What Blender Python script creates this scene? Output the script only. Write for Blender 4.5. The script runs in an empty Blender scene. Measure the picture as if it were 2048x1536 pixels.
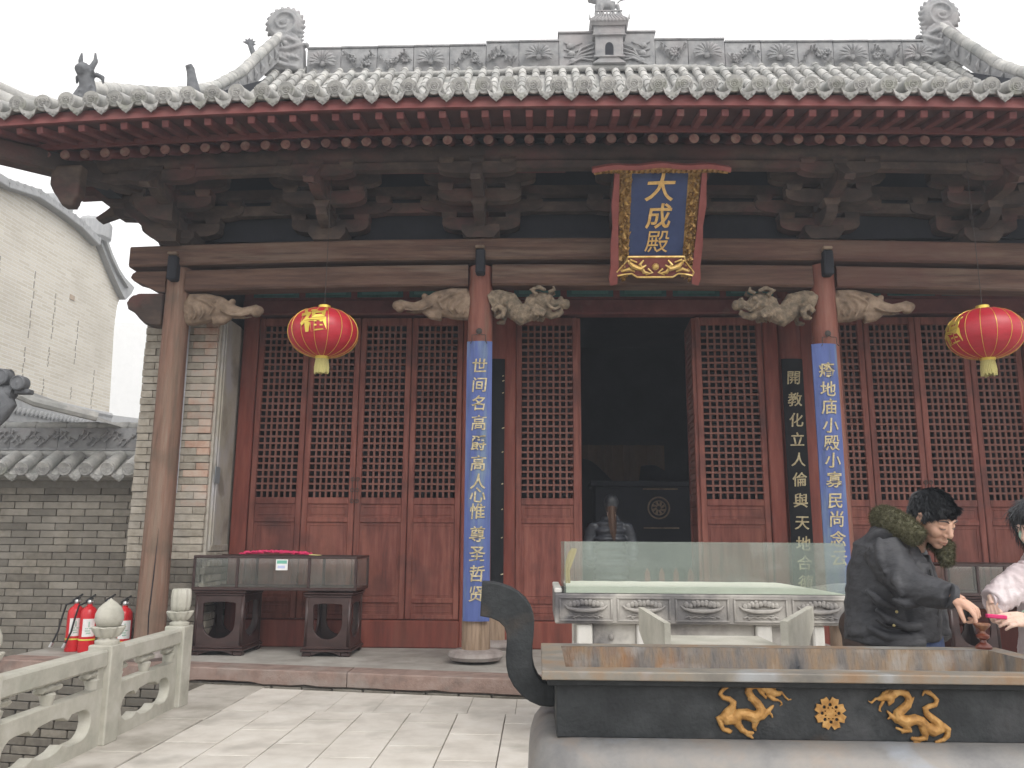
import bpy, math, random
from mathutils import Vector, Matrix, noise

sc = bpy.context.scene
COL = sc.collection
R = random.Random(11)
rad = math.radians

# ------------------------------------------------------------ camera, sky, sun, exposure
cam = bpy.data.objects.new('camera', bpy.data.cameras.new('camera'))
COL.objects.link(cam)
_p, _y, _r = rad(10.7), rad(1.84), rad(0.35)
fw = Vector((-math.sin(_y)*math.cos(_p), math.cos(_y)*math.cos(_p), math.sin(_p)))
rt = Vector((math.cos(_y), math.sin(_y), 0))
up = rt.cross(fw)
rt2 = rt*math.cos(_r) + up*math.sin(_r)
up2 = up*math.cos(_r) - rt*math.sin(_r)
cam.matrix_world = Matrix(((rt2.x, up2.x, -fw.x, 0), (rt2.y, up2.y, -fw.y, 0), (rt2.z, up2.z, -fw.z, 1.4), (0, 0, 0, 1)))
cam.data.sensor_width = 36
cam.data.lens = 36*1650/2048
cam.data.clip_start = .05
cam.data.clip_end = 3000
sc.camera = cam

world = bpy.data.worlds.new('World')
sc.world = world
world.use_nodes = True
wn = world.node_tree
wn.nodes.clear()
w_out = wn.nodes.new('ShaderNodeOutputWorld')
w_bg = wn.nodes.new('ShaderNodeBackground')
w_sky = wn.nodes.new('ShaderNodeTexSky')
w_sky.sky_type = 'NISHITA'
w_sky.sun_disc = False
w_sky.sun_elevation = rad(44)
w_sky.sun_rotation = rad(148)
w_sky.air_density = 1.0
w_sky.dust_density = 4.0
w_hsv = wn.nodes.new('ShaderNodeHueSaturation')
w_hsv.inputs['Saturation'].default_value = .12
w_mix = wn.nodes.new('ShaderNodeMix')
w_mix.data_type = 'RGBA'
w_mix.inputs[0].default_value = .72          # overcast: an even white cloud layer under the sky
w_mix.inputs[7].default_value = (10.2, 10.0, 9.8, 1)
w_bg.inputs['Strength'].default_value = .13
wn.links.new(w_sky.outputs[0], w_hsv.inputs['Color'])
wn.links.new(w_hsv.outputs[0], w_mix.inputs[6])
wn.links.new(w_mix.outputs[2], w_bg.inputs['Color'])
wn.links.new(w_bg.outputs[0], w_out.inputs['Surface'])

sun = bpy.data.objects.new('sun', bpy.data.lights.new('sun', 'SUN'))
COL.objects.link(sun)
sun.data.energy = 1.0
sun.data.angle = rad(25)
sun.data.color = (1, .96, .9)
sun.rotation_euler = (rad(46), 0, rad(32))

sc.view_settings.view_transform = 'Standard'
sc.view_settings.look = 'None'
sc.view_settings.gamma = 1
sc.view_settings.use_curve_mapping = False
sc.view_settings.exposure = .5
cy = sc.cycles
cy.use_adaptive_sampling = True
cy.adaptive_threshold = .02
cy.use_denoising = True
cy.max_bounces = 7
cy.diffuse_bounces = 5
cy.glossy_bounces = 3
cy.transmission_bounces = 4
cy.volume_bounces = 0
cy.transparent_max_bounces = 12
cy.caustics_reflective = False
cy.caustics_refractive = False
cy.sample_clamp_indirect = 4

# ------------------------------------------------------------ mesh building
WL = {}

def root(name, loc, label, cat, group=None, kind=None, rz=0):
    o = bpy.data.objects.new(name, None)
    o.empty_display_size = .1
    M = Matrix.Translation(loc) @ Matrix.Rotation(rz, 4, 'Z')
    o.matrix_local = M
    COL.objects.link(o)
    WL[o.name] = M
    if label: o['label'] = label
    if cat: o['category'] = cat
    if group: o['group'] = group
    if kind: o['kind'] = kind
    return o

def put(name, mesh, parent=None, M=None, label=None, kind=None):
    """link an object that uses mesh at world matrix M, as a child of parent"""
    o = bpy.data.objects.new(name, mesh)
    M = M or Matrix()
    if parent is not None:
        o.parent = parent
        o.matrix_local = WL[parent.name].inverted() @ M
    else:
        o.matrix_local = M
    COL.objects.link(o)
    WL[o.name] = M
    if label: o['label'] = label
    if kind: o['kind'] = kind
    return o

def tag(o, label, cat, group=None):
    o['label'] = label
    if cat: o['category'] = cat
    if group: o['group'] = group
    return o

def T(x, y, z): return Matrix.Translation((x, y, z))
def RZ(a): return Matrix.Rotation(a, 4, 'Z')
def RX(a): return Matrix.Rotation(a, 4, 'X')
def RY(a): return Matrix.Rotation(a, 4, 'Y')

def frame_along(a, b, upv=(0, 0, 1)):
    """matrix with x axis from a to b, z near up, origin a"""
    a, b = Vector(a), Vector(b)
    x = (b-a).normalized()
    u = Vector(upv)
    y = u.cross(x)
    if y.length < 1e-5: y = Vector((0, 1, 0)).cross(x)
    y.normalize()
    z = x.cross(y)
    return Matrix(((x.x, y.x, z.x, a.x), (x.y, y.y, z.y, a.y), (x.z, y.z, z.z, a.z), (0, 0, 0, 1)))

class MB:
    def __init__(s): s.v = []; s.f = []; s.bk = None
    def add(s, vs, fs, M=None):
        n = len(s.v)
        if M is not None: vs = [M @ Vector(p) for p in vs]
        s.v += [tuple(p) for p in vs]
        s.f += [tuple(i+n for i in q) for q in fs]
        return s
    def box(s, x0, x1, y0, y1, z0, z1, c=0, M=None):
        if c <= 0:
            vs = [(x, y, z) for x in (x0, x1) for y in (y0, y1) for z in (z0, z1)]
            return s.add(vs, [(0, 1, 3, 2), (4, 6, 7, 5), (0, 4, 5, 1), (2, 3, 7, 6), (0, 2, 6, 4), (1, 5, 7, 3)], M)
        vs = []
        for ix, x in enumerate((x0, x1)):
            for iy, y in enumerate((y0, y1)):
                for iz, z in enumerate((z0, z1)):
                    sx, sy, sz = (c, -c)[ix], (c, -c)[iy], (c, -c)[iz]
                    vs += [(x, y+sy, z+sz), (x+sx, y, z+sz), (x+sx, y+sy, z)]
        g = lambda ix, iy, iz, k: ((ix*2+iy)*2+iz)*3+k
        fs = []
        fs.append((g(0,0,0,0), g(0,0,1,0), g(0,1,1,0), g(0,1,0,0))); fs.append((g(1,0,0,0), g(1,1,0,0), g(1,1,1,0), g(1,0,1,0)))
        fs.append((g(0,0,0,1), g(1,0,0,1), g(1,0,1,1), g(0,0,1,1))); fs.append((g(0,1,0,1), g(0,1,1,1), g(1,1,1,1), g(1,1,0,1)))
        fs.append((g(0,0,0,2), g(0,1,0,2), g(1,1,0,2), g(1,0,0,2))); fs.append((g(0,0,1,2), g(1,0,1,2), g(1,1,1,2), g(0,1,1,2)))
        for a in (0, 1):
            for b in (0, 1):
                q = (g(a,b,0,0), g(a,b,1,0), g(a,b,1,1), g(a,b,0,1)); fs.append(q if (a+b) % 2 else q[::-1])
                q = (g(a,0,b,0), g(a,1,b,0), g(a,1,b,2), g(a,0,b,2)); fs.append(q if (a+b) % 2 == 0 else q[::-1])
                q = (g(0,a,b,1), g(1,a,b,1), g(1,a,b,2), g(0,a,b,2)); fs.append(q if (a+b) % 2 else q[::-1])
        for a in (0, 1):
            for b in (0, 1):
                for d in (0, 1):
                    q = (g(a,b,d,0), g(a,b,d,1), g(a,b,d,2)); fs.append(q if (a+b+d) % 2 == 0 else q[::-1])
        return s.add(vs, fs, M)
    def bar(s, a, b, w, h, c=0):
        """beam of width w and height h from a to b"""
        L = (Vector(b)-Vector(a)).length
        return s.box(0, L, -w/2, w/2, -h/2, h/2, c, frame_along(a, b))
    def tube(s, pts, r, n=8, cap=True, sy=1.0, M=None):
        pts = [Vector(p) for p in pts]
        k = len(pts)
        rr = r if isinstance(r, (list, tuple)) else [r]*k
        vs, fs = [], []
        prev = None
        for i, p in enumerate(pts):
            t = (pts[min(i+1, k-1)]-pts[max(i-1, 0)])
            if t.length < 1e-9: t = Vector((0, 0, 1))
            t.normalize()
            if prev is None:
                u = Vector((0, 0, 1)) if abs(t.z) < .9 else Vector((1, 0, 0))
                u = (u - t*u.dot(t)).normalized()
            else:
                u = (prev - t*prev.dot(t))
                u = u.normalized() if u.length > 1e-6 else Vector((1, 0, 0))
            prev = u
            w = t.cross(u)
            for j in range(n):
                a = 2*math.pi*j/n
                vs.append(p + u*math.cos(a)*rr[i] + w*math.sin(a)*rr[i]*sy)
        for i in range(k-1):
            for j in range(n):
                fs.append((i*n+j, i*n+(j+1) % n, (i+1)*n+(j+1) % n, (i+1)*n+j))
        if cap:
            fs.append(tuple(range(n))[::-1]); fs.append(tuple((k-1)*n+j for j in range(n)))
        return s.add(vs, fs, M)
    def lathe(s, prof, c=(0, 0, 0), n=16, M=None, lobes=0, amp=0):
        vs, fs = [], []
        k = len(prof)
        for i, (r, z) in enumerate(prof):
            for j in range(n):
                a = 2*math.pi*j/n
                q = r*(1+amp*math.cos(lobes*a)) if lobes else r
                vs.append((c[0]+q*math.cos(a), c[1]+q*math.sin(a), c[2]+z))
        for i in range(k-1):
            for j in range(n):
                fs.append((i*n+j, i*n+(j+1) % n, (i+1)*n+(j+1) % n, (i+1)*n+j))
        fs.append(tuple(range(n))[::-1]); fs.append(tuple((k-1)*n+j for j in range(n)))
        return s.add(vs, fs, M)
    def ell(s, c, r, nu=12, nv=8, M=None):
        if not isinstance(r, (tuple, list)): r = (r, r, r)
        vs = [(0, 0, -1)]
        for i in range(1, nv):
            b = -math.pi/2+math.pi*i/nv
            for j in range(nu):
                a = 2*math.pi*j/nu
                vs.append((math.cos(b)*math.cos(a), math.cos(b)*math.sin(a), math.sin(b)))
        vs.append((0, 0, 1))
        fs = [(0, 1+(j+1) % nu, 1+j) for j in range(nu)]
        for i in range(nv-2):
            for j in range(nu):
                fs.append((1+i*nu+j, 1+i*nu+(j+1) % nu, 1+(i+1)*nu+(j+1) % nu, 1+(i+1)*nu+j))
        e = len(vs)-1
        fs += [(e, 1+(nv-2)*nu+j, 1+(nv-2)*nu+(j+1) % nu) for j in range(nu)]
        A = Matrix.Diagonal((r[0], r[1], r[2], 1))
        L = T(*c) @ (M or Matrix()) @ A
        return s.add(vs, fs, L)
    def prism(s, poly, y0, y1, M=None, plane='xz'):
        """extrude a convex-ish polygon (list of 2D points) between two depths"""
        n = len(poly)
        if plane == 'xz':
            vs = [(a, y0, b) for a, b in poly]+[(a, y1, b) for a, b in poly]
        elif plane == 'yz':
            vs = [(y0, a, b) for a, b in poly]+[(y1, a, b) for a, b in poly]
        else:
            vs = [(a, b, y0) for a, b in poly]+[(a, b, y1) for a, b in poly]
        fs = [tuple(range(n)), tuple(range(2*n-1, n-1, -1))]
        fs += [(j, j+n, (j+1) % n+n, (j+1) % n) for j in range(n)]
        return s.add(vs, fs, M)
    def lbox(s, x0, x1, y0, y1, z0, z1, n=36):
        vs = []
        for i in range(n+1):
            x = x0+(x1-x0)*i/n
            vs += [(x, y0, z0), (x, y1, z0), (x, y1, z1), (x, y0, z1)]
        fs = [(i*4+j, i*4+(j+1) % 4, i*4+4+(j+1) % 4, i*4+4+j) for i in range(n) for j in range(4)]
        return s.add(vs, fs+[(0, 1, 2, 3), (n*4+3, n*4+2, n*4+1, n*4)])
    def bend(s, kl, kr):
        s.bk = (kl, kr); return s
    def mesh(s, name, mat, smooth=38):
        vs = s.v
        if s.bk: vs = [(x, y, z+dz(x, *s.bk)) for x, y, z in vs]
        me = bpy.data.meshes.new(name)
        me.from_pydata([tuple(p) for p in vs], [], s.f)
        me.update()
        fixn(me)
        if mat: me.materials.append(mat)
        if smooth: shade(me, smooth)
        return me
    def build(s, name, mat, parent=None, smooth=38, kind=None, label=None):
        return put(name, s.mesh(name, mat, smooth), parent, None, label, kind)

def fixn(me):
    import bmesh
    b = bmesh.new(); b.from_mesh(me)
    bmesh.ops.recalc_face_normals(b, faces=b.faces)
    b.to_mesh(me); b.free()

def shade(me, deg=38):
    me.polygons.foreach_set('use_smooth', [True]*len(me.polygons))
    me.set_sharp_from_angle(angle=rad(deg))

def dz(x, kl, kr):
    d = x+.3
    return -(kl if d < 0 else kr)*d*d
EV = (.0063, .003)      # sag of the old eaves towards the ends
BM = (.0041, .0028)     # sag of the beams

TMP = bpy.data.scenes.new('tmp')
def evaluated(o):
    for c in list(o.users_collection): c.objects.unlink(o)
    TMP.collection.objects.link(o)
    with bpy.context.temp_override(scene=TMP, view_layer=TMP.view_layers[0]):
        dg = bpy.context.evaluated_depsgraph_get()
        dg.update()
        me = bpy.data.meshes.new_from_object(o.evaluated_get(dg), depsgraph=dg)
    return me

def organic(name, mb, mat, parent=None, voxel=.012, it=3, label=None, mats=None, disp=None, tris=None):
    """merge overlapping closed shapes into one continuous smooth surface"""
    me = bpy.data.meshes.new('tmp')
    me.from_pydata([tuple(p) for p in mb.v], [], mb.f); me.update(); fixn(me)
    o = bpy.data.objects.new('tmp', me); COL.objects.link(o)
    m = o.modifiers.new('r', 'REMESH'); m.mode = 'VOXEL'; m.voxel_size = voxel; m.adaptivity = 0
    if it:
        q = o.modifiers.new('s', 'SMOOTH'); q.factor = .5; q.iterations = it
    res = evaluated(o)
    bpy.data.objects.remove(o); bpy.data.meshes.remove(me)
    res.name = name
    if disp: 
        n_ = len(res.vertices)
        co = [0.0]*(3*n_); nr = [0.0]*(3*n_)
        res.vertices.foreach_get('co', co); res.vertices.foreach_get('normal', nr)
        for i in range(0, 3*n_, 3):
            c = Vector(co[i:i+3]); c = c+disp(c, Vector(nr[i:i+3])); co[i:i+3] = c[:]
        res.vertices.foreach_set('co', co); res.update()
    res.materials.clear(); res.materials.append(mat)
    res.polygons.foreach_set('use_smooth', [True]*len(res.polygons))
    return put(name, res, parent, None, label)

def plate(outer, holes, th, bevel=0):
    """flat plate with holes, outline in x-y, thickness along z, returned as a mesh"""
    cu = bpy.data.curves.new('tmp', 'CURVE'); cu.dimensions = '2D'; cu.fill_mode = 'BOTH'
    cu.extrude = th/2-bevel; cu.bevel_depth = bevel; cu.bevel_resolution = 1
    for poly in [outer]+list(holes):
        sp = cu.splines.new('POLY'); sp.points.add(len(poly)-1); sp.use_cyclic_u = True
        for q, (a, b) in zip(sp.points, poly): q.co = (a, b, 0, 1)
    o = bpy.data.objects.new('tmp', cu); COL.objects.link(o)
    me = evaluated(o)
    bpy.data.objects.remove(o); bpy.data.curves.remove(cu)
    return me

def glyph(ch, size, th, off=0, mat=None, shear=0):
    cu = bpy.data.curves.new('tmp', 'FONT'); cu.body = ch; cu.size = size
    cu.align_x = 'CENTER'; cu.align_y = 'CENTER'; cu.extrude = th; cu.offset = off; cu.shear = shear
    cu.bevel_depth = 0; cu.resolution_u = 4
    o = bpy.data.objects.new('tmp', cu); COL.objects.link(o)
    me = evaluated(o)
    bpy.data.objects.remove(o); bpy.data.curves.remove(cu)
    # a little unevenness, as from a brush
    for v in me.vertices:
        n = noise.noise_vector(Vector((v.co.x/size*2.3+ord(ch) % 17, v.co.y/size*2.3, 3)))
        v.co.x += n.x*size*.035; v.co.y += n.y*size*.035
    me.materials.clear()
    if mat: me.materials.append(mat)
    me.name = 'character'
    return me

def wobble(me, amp, sc_=3, seed=0):
    for v in me.vertices:
        n = noise.noise_vector(v.co*sc_+Vector((seed, seed*1.7, 0)))
        v.co += n*amp

# ------------------------------------------------------------ materials
def mat(name, cols, scale=4, rough=.8, bump=.3, stretch=(1, 1, 1), rand=0, big=None, metallic=0, fine=60, bdist=.004,
        alpha=None, spec=.35, stain=None, randhue=0, det=5):
    m = bpy.data.materials.new(name); m.use_nodes = True
    nt = m.node_tree; N = nt.nodes; L = nt.links
    b = N['Principled BSDF']
    b.inputs['Roughness'].default_value = rough
    b.inputs['Metallic'].default_value = metallic
    b.inputs['Specular IOR Level'].default_value = spec
    g = N.new('ShaderNodeNewGeometry')
    vm = N.new('ShaderNodeVectorMath'); vm.operation = 'MULTIPLY'; vm.inputs[1].default_value = stretch
    L.new(g.outputs['Position'], vm.inputs[0])
    oi = N.new('ShaderNodeObjectInfo')
    ad = N.new('ShaderNodeVectorMath'); ad.operation = 'MULTIPLY_ADD'
    L.new(oi.outputs['Random'], ad.inputs[0]); ad.inputs[1].default_value = (7, 13, 5) if rand else (0, 0, 0)
    L.new(vm.outputs[0], ad.inputs[2])
    n1 = N.new('ShaderNodeTexNoise'); n1.inputs['Scale'].default_value = scale; n1.inputs['Detail'].default_value = det
    n1.inputs['Roughness'].default_value = .62
    L.new(ad.outputs[0], n1.inputs['Vector'])
    cr = N.new('ShaderNodeValToRGB'); L.new(n1.outputs['Fac'], cr.inputs['Fac'])
    els = cr.color_ramp.elements
    while len(els) < len(cols): els.new(.5)
    for i, c in enumerate(cols):
        t = .3+.4*i/max(1, len(cols)-1)
        if len(c) == 4: t = c[3]
        els[i].position = t; els[i].color = (c[0], c[1], c[2], 1)
    out = cr.outputs['Color']
    if big:      # wear in large patches: (colour, scale, low, high)
        colb, sb, lo, hi = big
        n2 = N.new('ShaderNodeTexNoise'); n2.inputs['Scale'].default_value = sb; n2.inputs['Detail'].default_value = 6
        n2.inputs['Roughness'].default_value = .65
        L.new(vm.outputs[0], n2.inputs['Vector'])
        mr = N.new('ShaderNodeMapRange'); mr.inputs[1].default_value = lo; mr.inputs[2].default_value = hi
        L.new(n2.outputs['Fac'], mr.inputs[0])
        mx = N.new('ShaderNodeMix'); mx.data_type = 'RGBA'; mx.inputs[7].default_value = (*colb, 1)
        L.new(mr.outputs[0], mx.inputs[0]); L.new(out, mx.inputs[6]); out = mx.outputs[2]
    if stain:    # a second kind of patch
        colb, sb, lo, hi = stain
        n2 = N.new('ShaderNodeTexNoise'); n2.inputs['Scale'].default_value = sb; n2.inputs['Detail'].default_value = 7
        L.new(g.outputs['Position'], n2.inputs['Vector'])
        mr = N.new('ShaderNodeMapRange'); mr.inputs[1].default_value = lo; mr.inputs[2].default_value = hi
        L.new(n2.outputs['Fac'], mr.inputs[0])
        mx = N.new('ShaderNodeMix'); mx.data_type = 'RGBA'; mx.inputs[7].default_value = (*colb, 1)
        L.new(mr.outputs[0], mx.inputs[0]); L.new(out, mx.inputs[6]); out = mx.outputs[2]
    if rand:
        hs = N.new('ShaderNodeHueSaturation')
        mr = N.new('ShaderNodeMapRange'); mr.inputs[3].default_value = 1-rand; mr.inputs[4].default_value = 1+rand
        L.new(oi.outputs['Random'], mr.inputs[0]); L.new(mr.outputs[0], hs.inputs['Value'])
        L.new(out, hs.inputs['Color']); out = hs.outputs[0]
    L.new(out, b.inputs['Base Color'])
    if bump:
        n3 = N.new('ShaderNodeTexNoise'); n3.inputs['Scale'].default_value = fine; n3.inputs['Detail'].default_value = 4
        L.new(ad.outputs[0], n3.inputs['Vector'])
        bp = N.new('ShaderNodeBump'); bp.inputs['Strength'].default_value = bump; bp.inputs['Distance'].default_value = bdist
        L.new(n3.outputs['Fac'], bp.inputs['Height']); L.new(bp.outputs[0], b.inputs['Normal'])
    return m

def plain(name, c, rough=.6, metallic=0, spec=.4, bump=0, fine=80):
    return mat(name, [(c[0]*.85, c[1]*.85, c[2]*.85), (c[0]*1.12, c[1]*1.12, c[2]*1.12)], 9, rough, bump, metallic=metallic, spec=spec, fine=fine)

M_door = mat('painted_door_wood', [(.095, .028, .021), (.17, .050, .037), (.22, .080, .060)], 3, .65, .45, (6, 6, .7), rand=.09, fine=30, big=((.27, .10, .07), .55, .5, .78), stain=((.075, .028, .024), 1.7, .52, .72))
M_lat = mat('lattice_wood', [(.125, .052, .040), (.185, .080, .062)], 6, .75, .2, rand=.05)
M_post = mat('red_post_paint', [(.11, .027, .019), (.18, .043, .030), (.23, .07, .048)], 2.2, .6, .3, (5, 5, .6), fine=30, big=((.13, .05, .035), .7, .5, .8))
M_col_red = mat('column_red_paint', [(.14, .048, .034), (.20, .072, .052), (.24, .105, .078)], 2.5, .65, .4, (6, 6, .6), fine=30, big=((.17, .11, .08), 1.6, .52, .75))
M_col_bare = mat('column_bare_wood', [(.09, .062, .048), (.17, .095, .068), (.23, .125, .09), (.27, .20, .155)], 2.6, .8, .7, (7, 7, .5), fine=30, bdist=.012, big=((.24, .185, .14), .55, .42, .68), stain=((.13, .095, .07), 1.9, .52, .7))
M_post_foot = mat('raw_timber', [(.17, .12, .08), (.28, .2, .14), (.36, .27, .2)], 3, .85, .6, (9, 9, .7), fine=28, bdist=.008)
M_beam = mat('beam_wood', [(.058, .032, .024), (.105, .058, .042), (.15, .09, .064)], 2.4, .8, .6, (.6, 5, 7), fine=26, bdist=.008, big=((.22, .165, .125), .9, .52, .80), stain=((.10, .042, .035), 1.1, .5, .75))
M_brk = mat('bracket_wood', [(.036, .026, .023), (.06, .042, .035), (.11, .078, .058)], 3, .85, .4, (1, 1, 1.6), rand=.12, fine=40, big=((.12, .05, .045), 1.2, .5, .7))
M_dark = mat('shade_dark_wood', [(.014, .016, .021), (.026, .027, .034)], 3, .9, .2)  # near-black with a blue cast: deep shade and haze put into the colour
M_raft = mat('rafter_red', [(.10, .032, .032), (.155, .047, .045), (.19, .07, .062)], 4, .75, .2, rand=.12, big=((.2, .13, .1), 2.5, .6, .75))
M_raftend = mat('rafter_end_grain', [(.15, .06, .05), (.23, .12, .10), (.27, .19, .15)], 14, .85, .3, rand=.25)
M_fascia = mat('eave_board_red', [(.13, .037, .036), (.19, .055, .052), (.22, .085, .078)], 3, .75, .3, (1.2, 1, 3), big=((.18, .08, .075), 1, .5, .8))
M_soffit = mat('soffit_board', [(.06, .03, .03), (.10, .045, .04)], 3, .85, .2)
M_tile = mat('grey_roof_tile', [(.30, .30, .295), (.42, .415, .40), (.54, .53, .50)], 9, .88, .4, rand=.2, fine=70, big=((.24, .25, .24), 1.6, .5, .75))
M_tileend = mat('grey_tile_end', [(.22, .22, .215), (.32, .315, .305), (.43, .425, .41)], 26, .9, .5, rand=.15, fine=90, stain=((.24, .245, .21), 5, .5, .7))
M_ridge = mat('ridge_grey_clay', [(.20, .205, .21), (.29, .29, .295), (.36, .36, .36)], 6, .9, .6, fine=50, bdist=.01, big=((.34, .31, .31), 1.1, .5, .75))
M_beast = mat('dark_grey_clay', [(.10, .105, .115), (.17, .175, .185)], 12, .9, .5)
M_brickg = mat('grey_brick', [(.115, .102, .083), (.165, .148, .122), (.215, .195, .163)], 13, .95, .7, rand=.26, fine=60, bdist=.005, big=((.215, .20, .175), 1.1, .42, .66), stain=((.11, .10, .085), 1.3, .5, .72))
M_brickp = mat('pier_grey_brick', [(.27, .24, .195), (.36, .325, .27), (.44, .40, .345)], 11, .95, .7, rand=.12, fine=60, bdist=.006, big=((.36, .34, .31), 1.5, .5, .7))
M_brickr = mat('washed_red_brick', [(.36, .19, .13), (.45, .31, .24), (.52, .45, .38)], 5, .95, .6, rand=.15, fine=60, bdist=.006, big=((.42, .37, .32), 2.5, .45, .6))
M_mortar = mat('lime_mortar', [(.20, .185, .16), (.28, .262, .23)], 14, .95, .5)
M_mortar2 = mat('pale_mortar', [(.36, .335, .29), (.48, .45, .40)], 14, .95, .5)
M_plaster = mat('old_plaster', [(.28, .255, .205), (.38, .35, .29), (.46, .43, .375)], 3.5, .92, .5, (1, 1, .6), fine=30, big=((.42, .41, .42), 1.1, .46, .6), stain=((.24, .215, .18), 2.2, .54, .66))
M_pave = mat('pale_paving', [(.47, .435, .39), (.56, .525, .475), (.62, .59, .545)], 3.5, .85, .35, rand=.09, stain=((.40, .375, .335), 2.6, .54, .72), fine=120, bdist=.002, big=((.40, .37, .33), .9, .55, .8))
M_pavejoint = plain('paving_joint', (.28, .25, .225), .95)
M_border = mat('border_stone', [(.34, .315, .275), (.45, .42, .375), (.54, .51, .465)], 3, .9, .4, rand=.05, fine=80, big=((.28, .26, .22), 1.2, .5, .7))
M_kerb = mat('pink_sandstone', [(.17, .125, .108), (.25, .175, .148), (.30, .225, .195)], 7, .92, .7, rand=.08, fine=55, bdist=.006, big=((.30, .27, .245), 1.4, .52, .7))
M_floor = mat('worn_stone_floor', [(.25, .235, .21), (.34, .32, .29), (.42, .40, .37)], 2.5, .85, .3, fine=60, big=((.20, .18, .16), 1.1, .5, .7))
M_rail = mat('carved_pale_stone', [(.33, .32, .275), (.43, .415, .36), (.50, .485, .435)], 5, .9, .4, rand=.03, fine=90, big=((.34, .35, .29), 1.2, .5, .75))
M_white = mat('white_marble_weathered', [(.50, .485, .45), (.60, .585, .55), (.66, .65, .62)], 6, .85, .4, fine=80)
M_altar = mat('altar_stone_grimy', [(.15, .145, .145), (.34, .32, .295), (.52, .50, .46)], 2.6, .88, .6, fine=80, stain=((.12, .115, .12), 2.3, .46, .58))
M_iron = mat('black_iron', [(.009, .011, .013), (.017, .020, .022), (.030, .033, .036)], 11, .6, .7, fine=70, bdist=.004, spec=.35, big=((.075, .075, .08), 2.6, .52, .8), stain=((.05, .035, .025), 5, .6, .75))
M_rim = mat('rim_metal', [(.14, .132, .12), (.22, .20, .17), (.29, .215, .14)], 7, .55, .4, metallic=.15, fine=50, bdist=.002, big=((.20, .12, .07), 3.5, .48, .7), stain=((.30, .31, .32), 5, .55, .72))
M_rust = mat('rusty_trough', [(.06, .065, .075), (.16, .145, .135), (.25, .18, .12), (.36, .345, .32)], 9, .88, .9, (1, 1, .28), fine=110, bdist=.008, big=((.26, .125, .05), 4.2, .52, .70), stain=((.28, .265, .25), 9, .52, .72))
M_belly = mat('worn_iron_belly', [(.13, .13, .135), (.20, .195, .19), (.24, .22, .20)], 5, .5, .5, metallic=.2, fine=60, bdist=.003, big=((.26, .19, .14), 1.6, .56, .75), stain=((.24, .26, .29), 4, .58, .7))
M_gold = mat('old_gold_paint', [(.20, .10, .03), (.36, .19, .055), (.50, .31, .12)], 30, .6, .7, metallic=.2, fine=110, bdist=.002)
M_goldleaf = mat('bright_gold_leaf', [(.45, .26, .07), (.70, .48, .16), (.85, .66, .30)], 18, .42, .3, metallic=.6, fine=100, bdist=.001)
M_goldcarve = mat('carved_dull_gold', [(.17, .085, .025), (.36, .21, .065), (.52, .34, .12)], 30, .5, .6, metallic=.5, fine=90, bdist=.004)
M_charg = mat('faded_gold_characters', [(.26, .21, .12), (.44, .37, .22), (.58, .52, .36)], 30, .6, 0, metallic=.1)
M_blue = mat('blue_board_paint', [(.055, .085, .18), (.07, .10, .27), (.09, .13, .33)], 3, .6, .3, (5, 5, .55), fine=40, big=((.15, .21, .27), 1.1, .5, .68))
M_bluedk = mat('plaque_blue', [(.028, .045, .12), (.04, .062, .155)], 8, .6, .2)
M_plqred = mat('plaque_red', [(.18, .045, .04), (.26, .075, .065)], 8, .6, .2)
M_black = mat('black_lacquer', [(.006, .007, .009), (.012, .013, .015)], 6, .75, .2, spec=.15)
M_carv = mat('carved_beam_head', [(.11, .078, .055), (.21, .15, .105), (.32, .24, .175)], 7, .8, .5, rand=.05, fine=60, bdist=.005)
M_carvg = mat('carved_dragon_scales', [(.09, .08, .06), (.20, .155, .11), (.32, .25, .18)], 16, .85, .8, fine=95, bdist=.012)
M_ros = mat('dark_rosewood', [(.022, .011, .011), (.04, .02, .018), (.055, .03, .027)], 4, .35, .2, (1, 1, 3), spec=.5)
M_iron2 = plain('wrought_iron', (.05, .04, .035), .7)
M_green = mat('painted_green_panel', [(.02, .07, .065), (.035, .11, .10), (.06, .10, .12)], 12, .8, .2)
M_exred = mat('extinguisher_red', [(.50, .012, .018), (.62, .02, .028)], 5, .3, 0, spec=.5)
M_blackp = plain('black_plastic', (.015, .015, .016), .5)
M_steel = plain('steel', (.5, .5, .5), .3, .9)
M_paper = plain('white_paper', (.75, .75, .74), .8)
M_paperg = plain('printed_green', (.15, .42, .33), .8)
M_yel = plain('yellow_tape', (.62, .66, .10), .6)
M_pink = mat('pink_red_paper', [(.50, .02, .08), (.62, .04, .14)], 20, .6, .2)
M_ash = mat('incense_ash', [(.40, .38, .35), (.56, .54, .50)], 12, .95, .6)
M_sand = mat('pale_sand', [(.76, .73, .64), (.84, .81, .73)], 10, .95, .3)
M_lred = mat('lantern_silk', [(.36, .012, .024), (.48, .02, .038)], 3, .42, .15, (2, 2, 8), spec=.5, fine=30)
M_lgold = mat('lantern_gold', [(.62, .45, .06), (.80, .62, .14)], 12, .35, .1, metallic=.5)
M_tassel = mat('yellow_tassel', [(.42, .38, .13), (.62, .56, .25)], 8, .85, .6, (40, 40, 1), fine=30)
M_farwall = mat('far_haze_white', [(.78, .78, .77), (.84, .84, .83)], 2, .95, .3)  # near-white: the haze over the distant walls is put into the colour
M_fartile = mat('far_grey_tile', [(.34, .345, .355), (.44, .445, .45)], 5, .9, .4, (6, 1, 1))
M_ground = mat('lower_courtyard_earth', [(.16, .15, .13), (.24, .225, .2)], 2, .95, .3)

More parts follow.
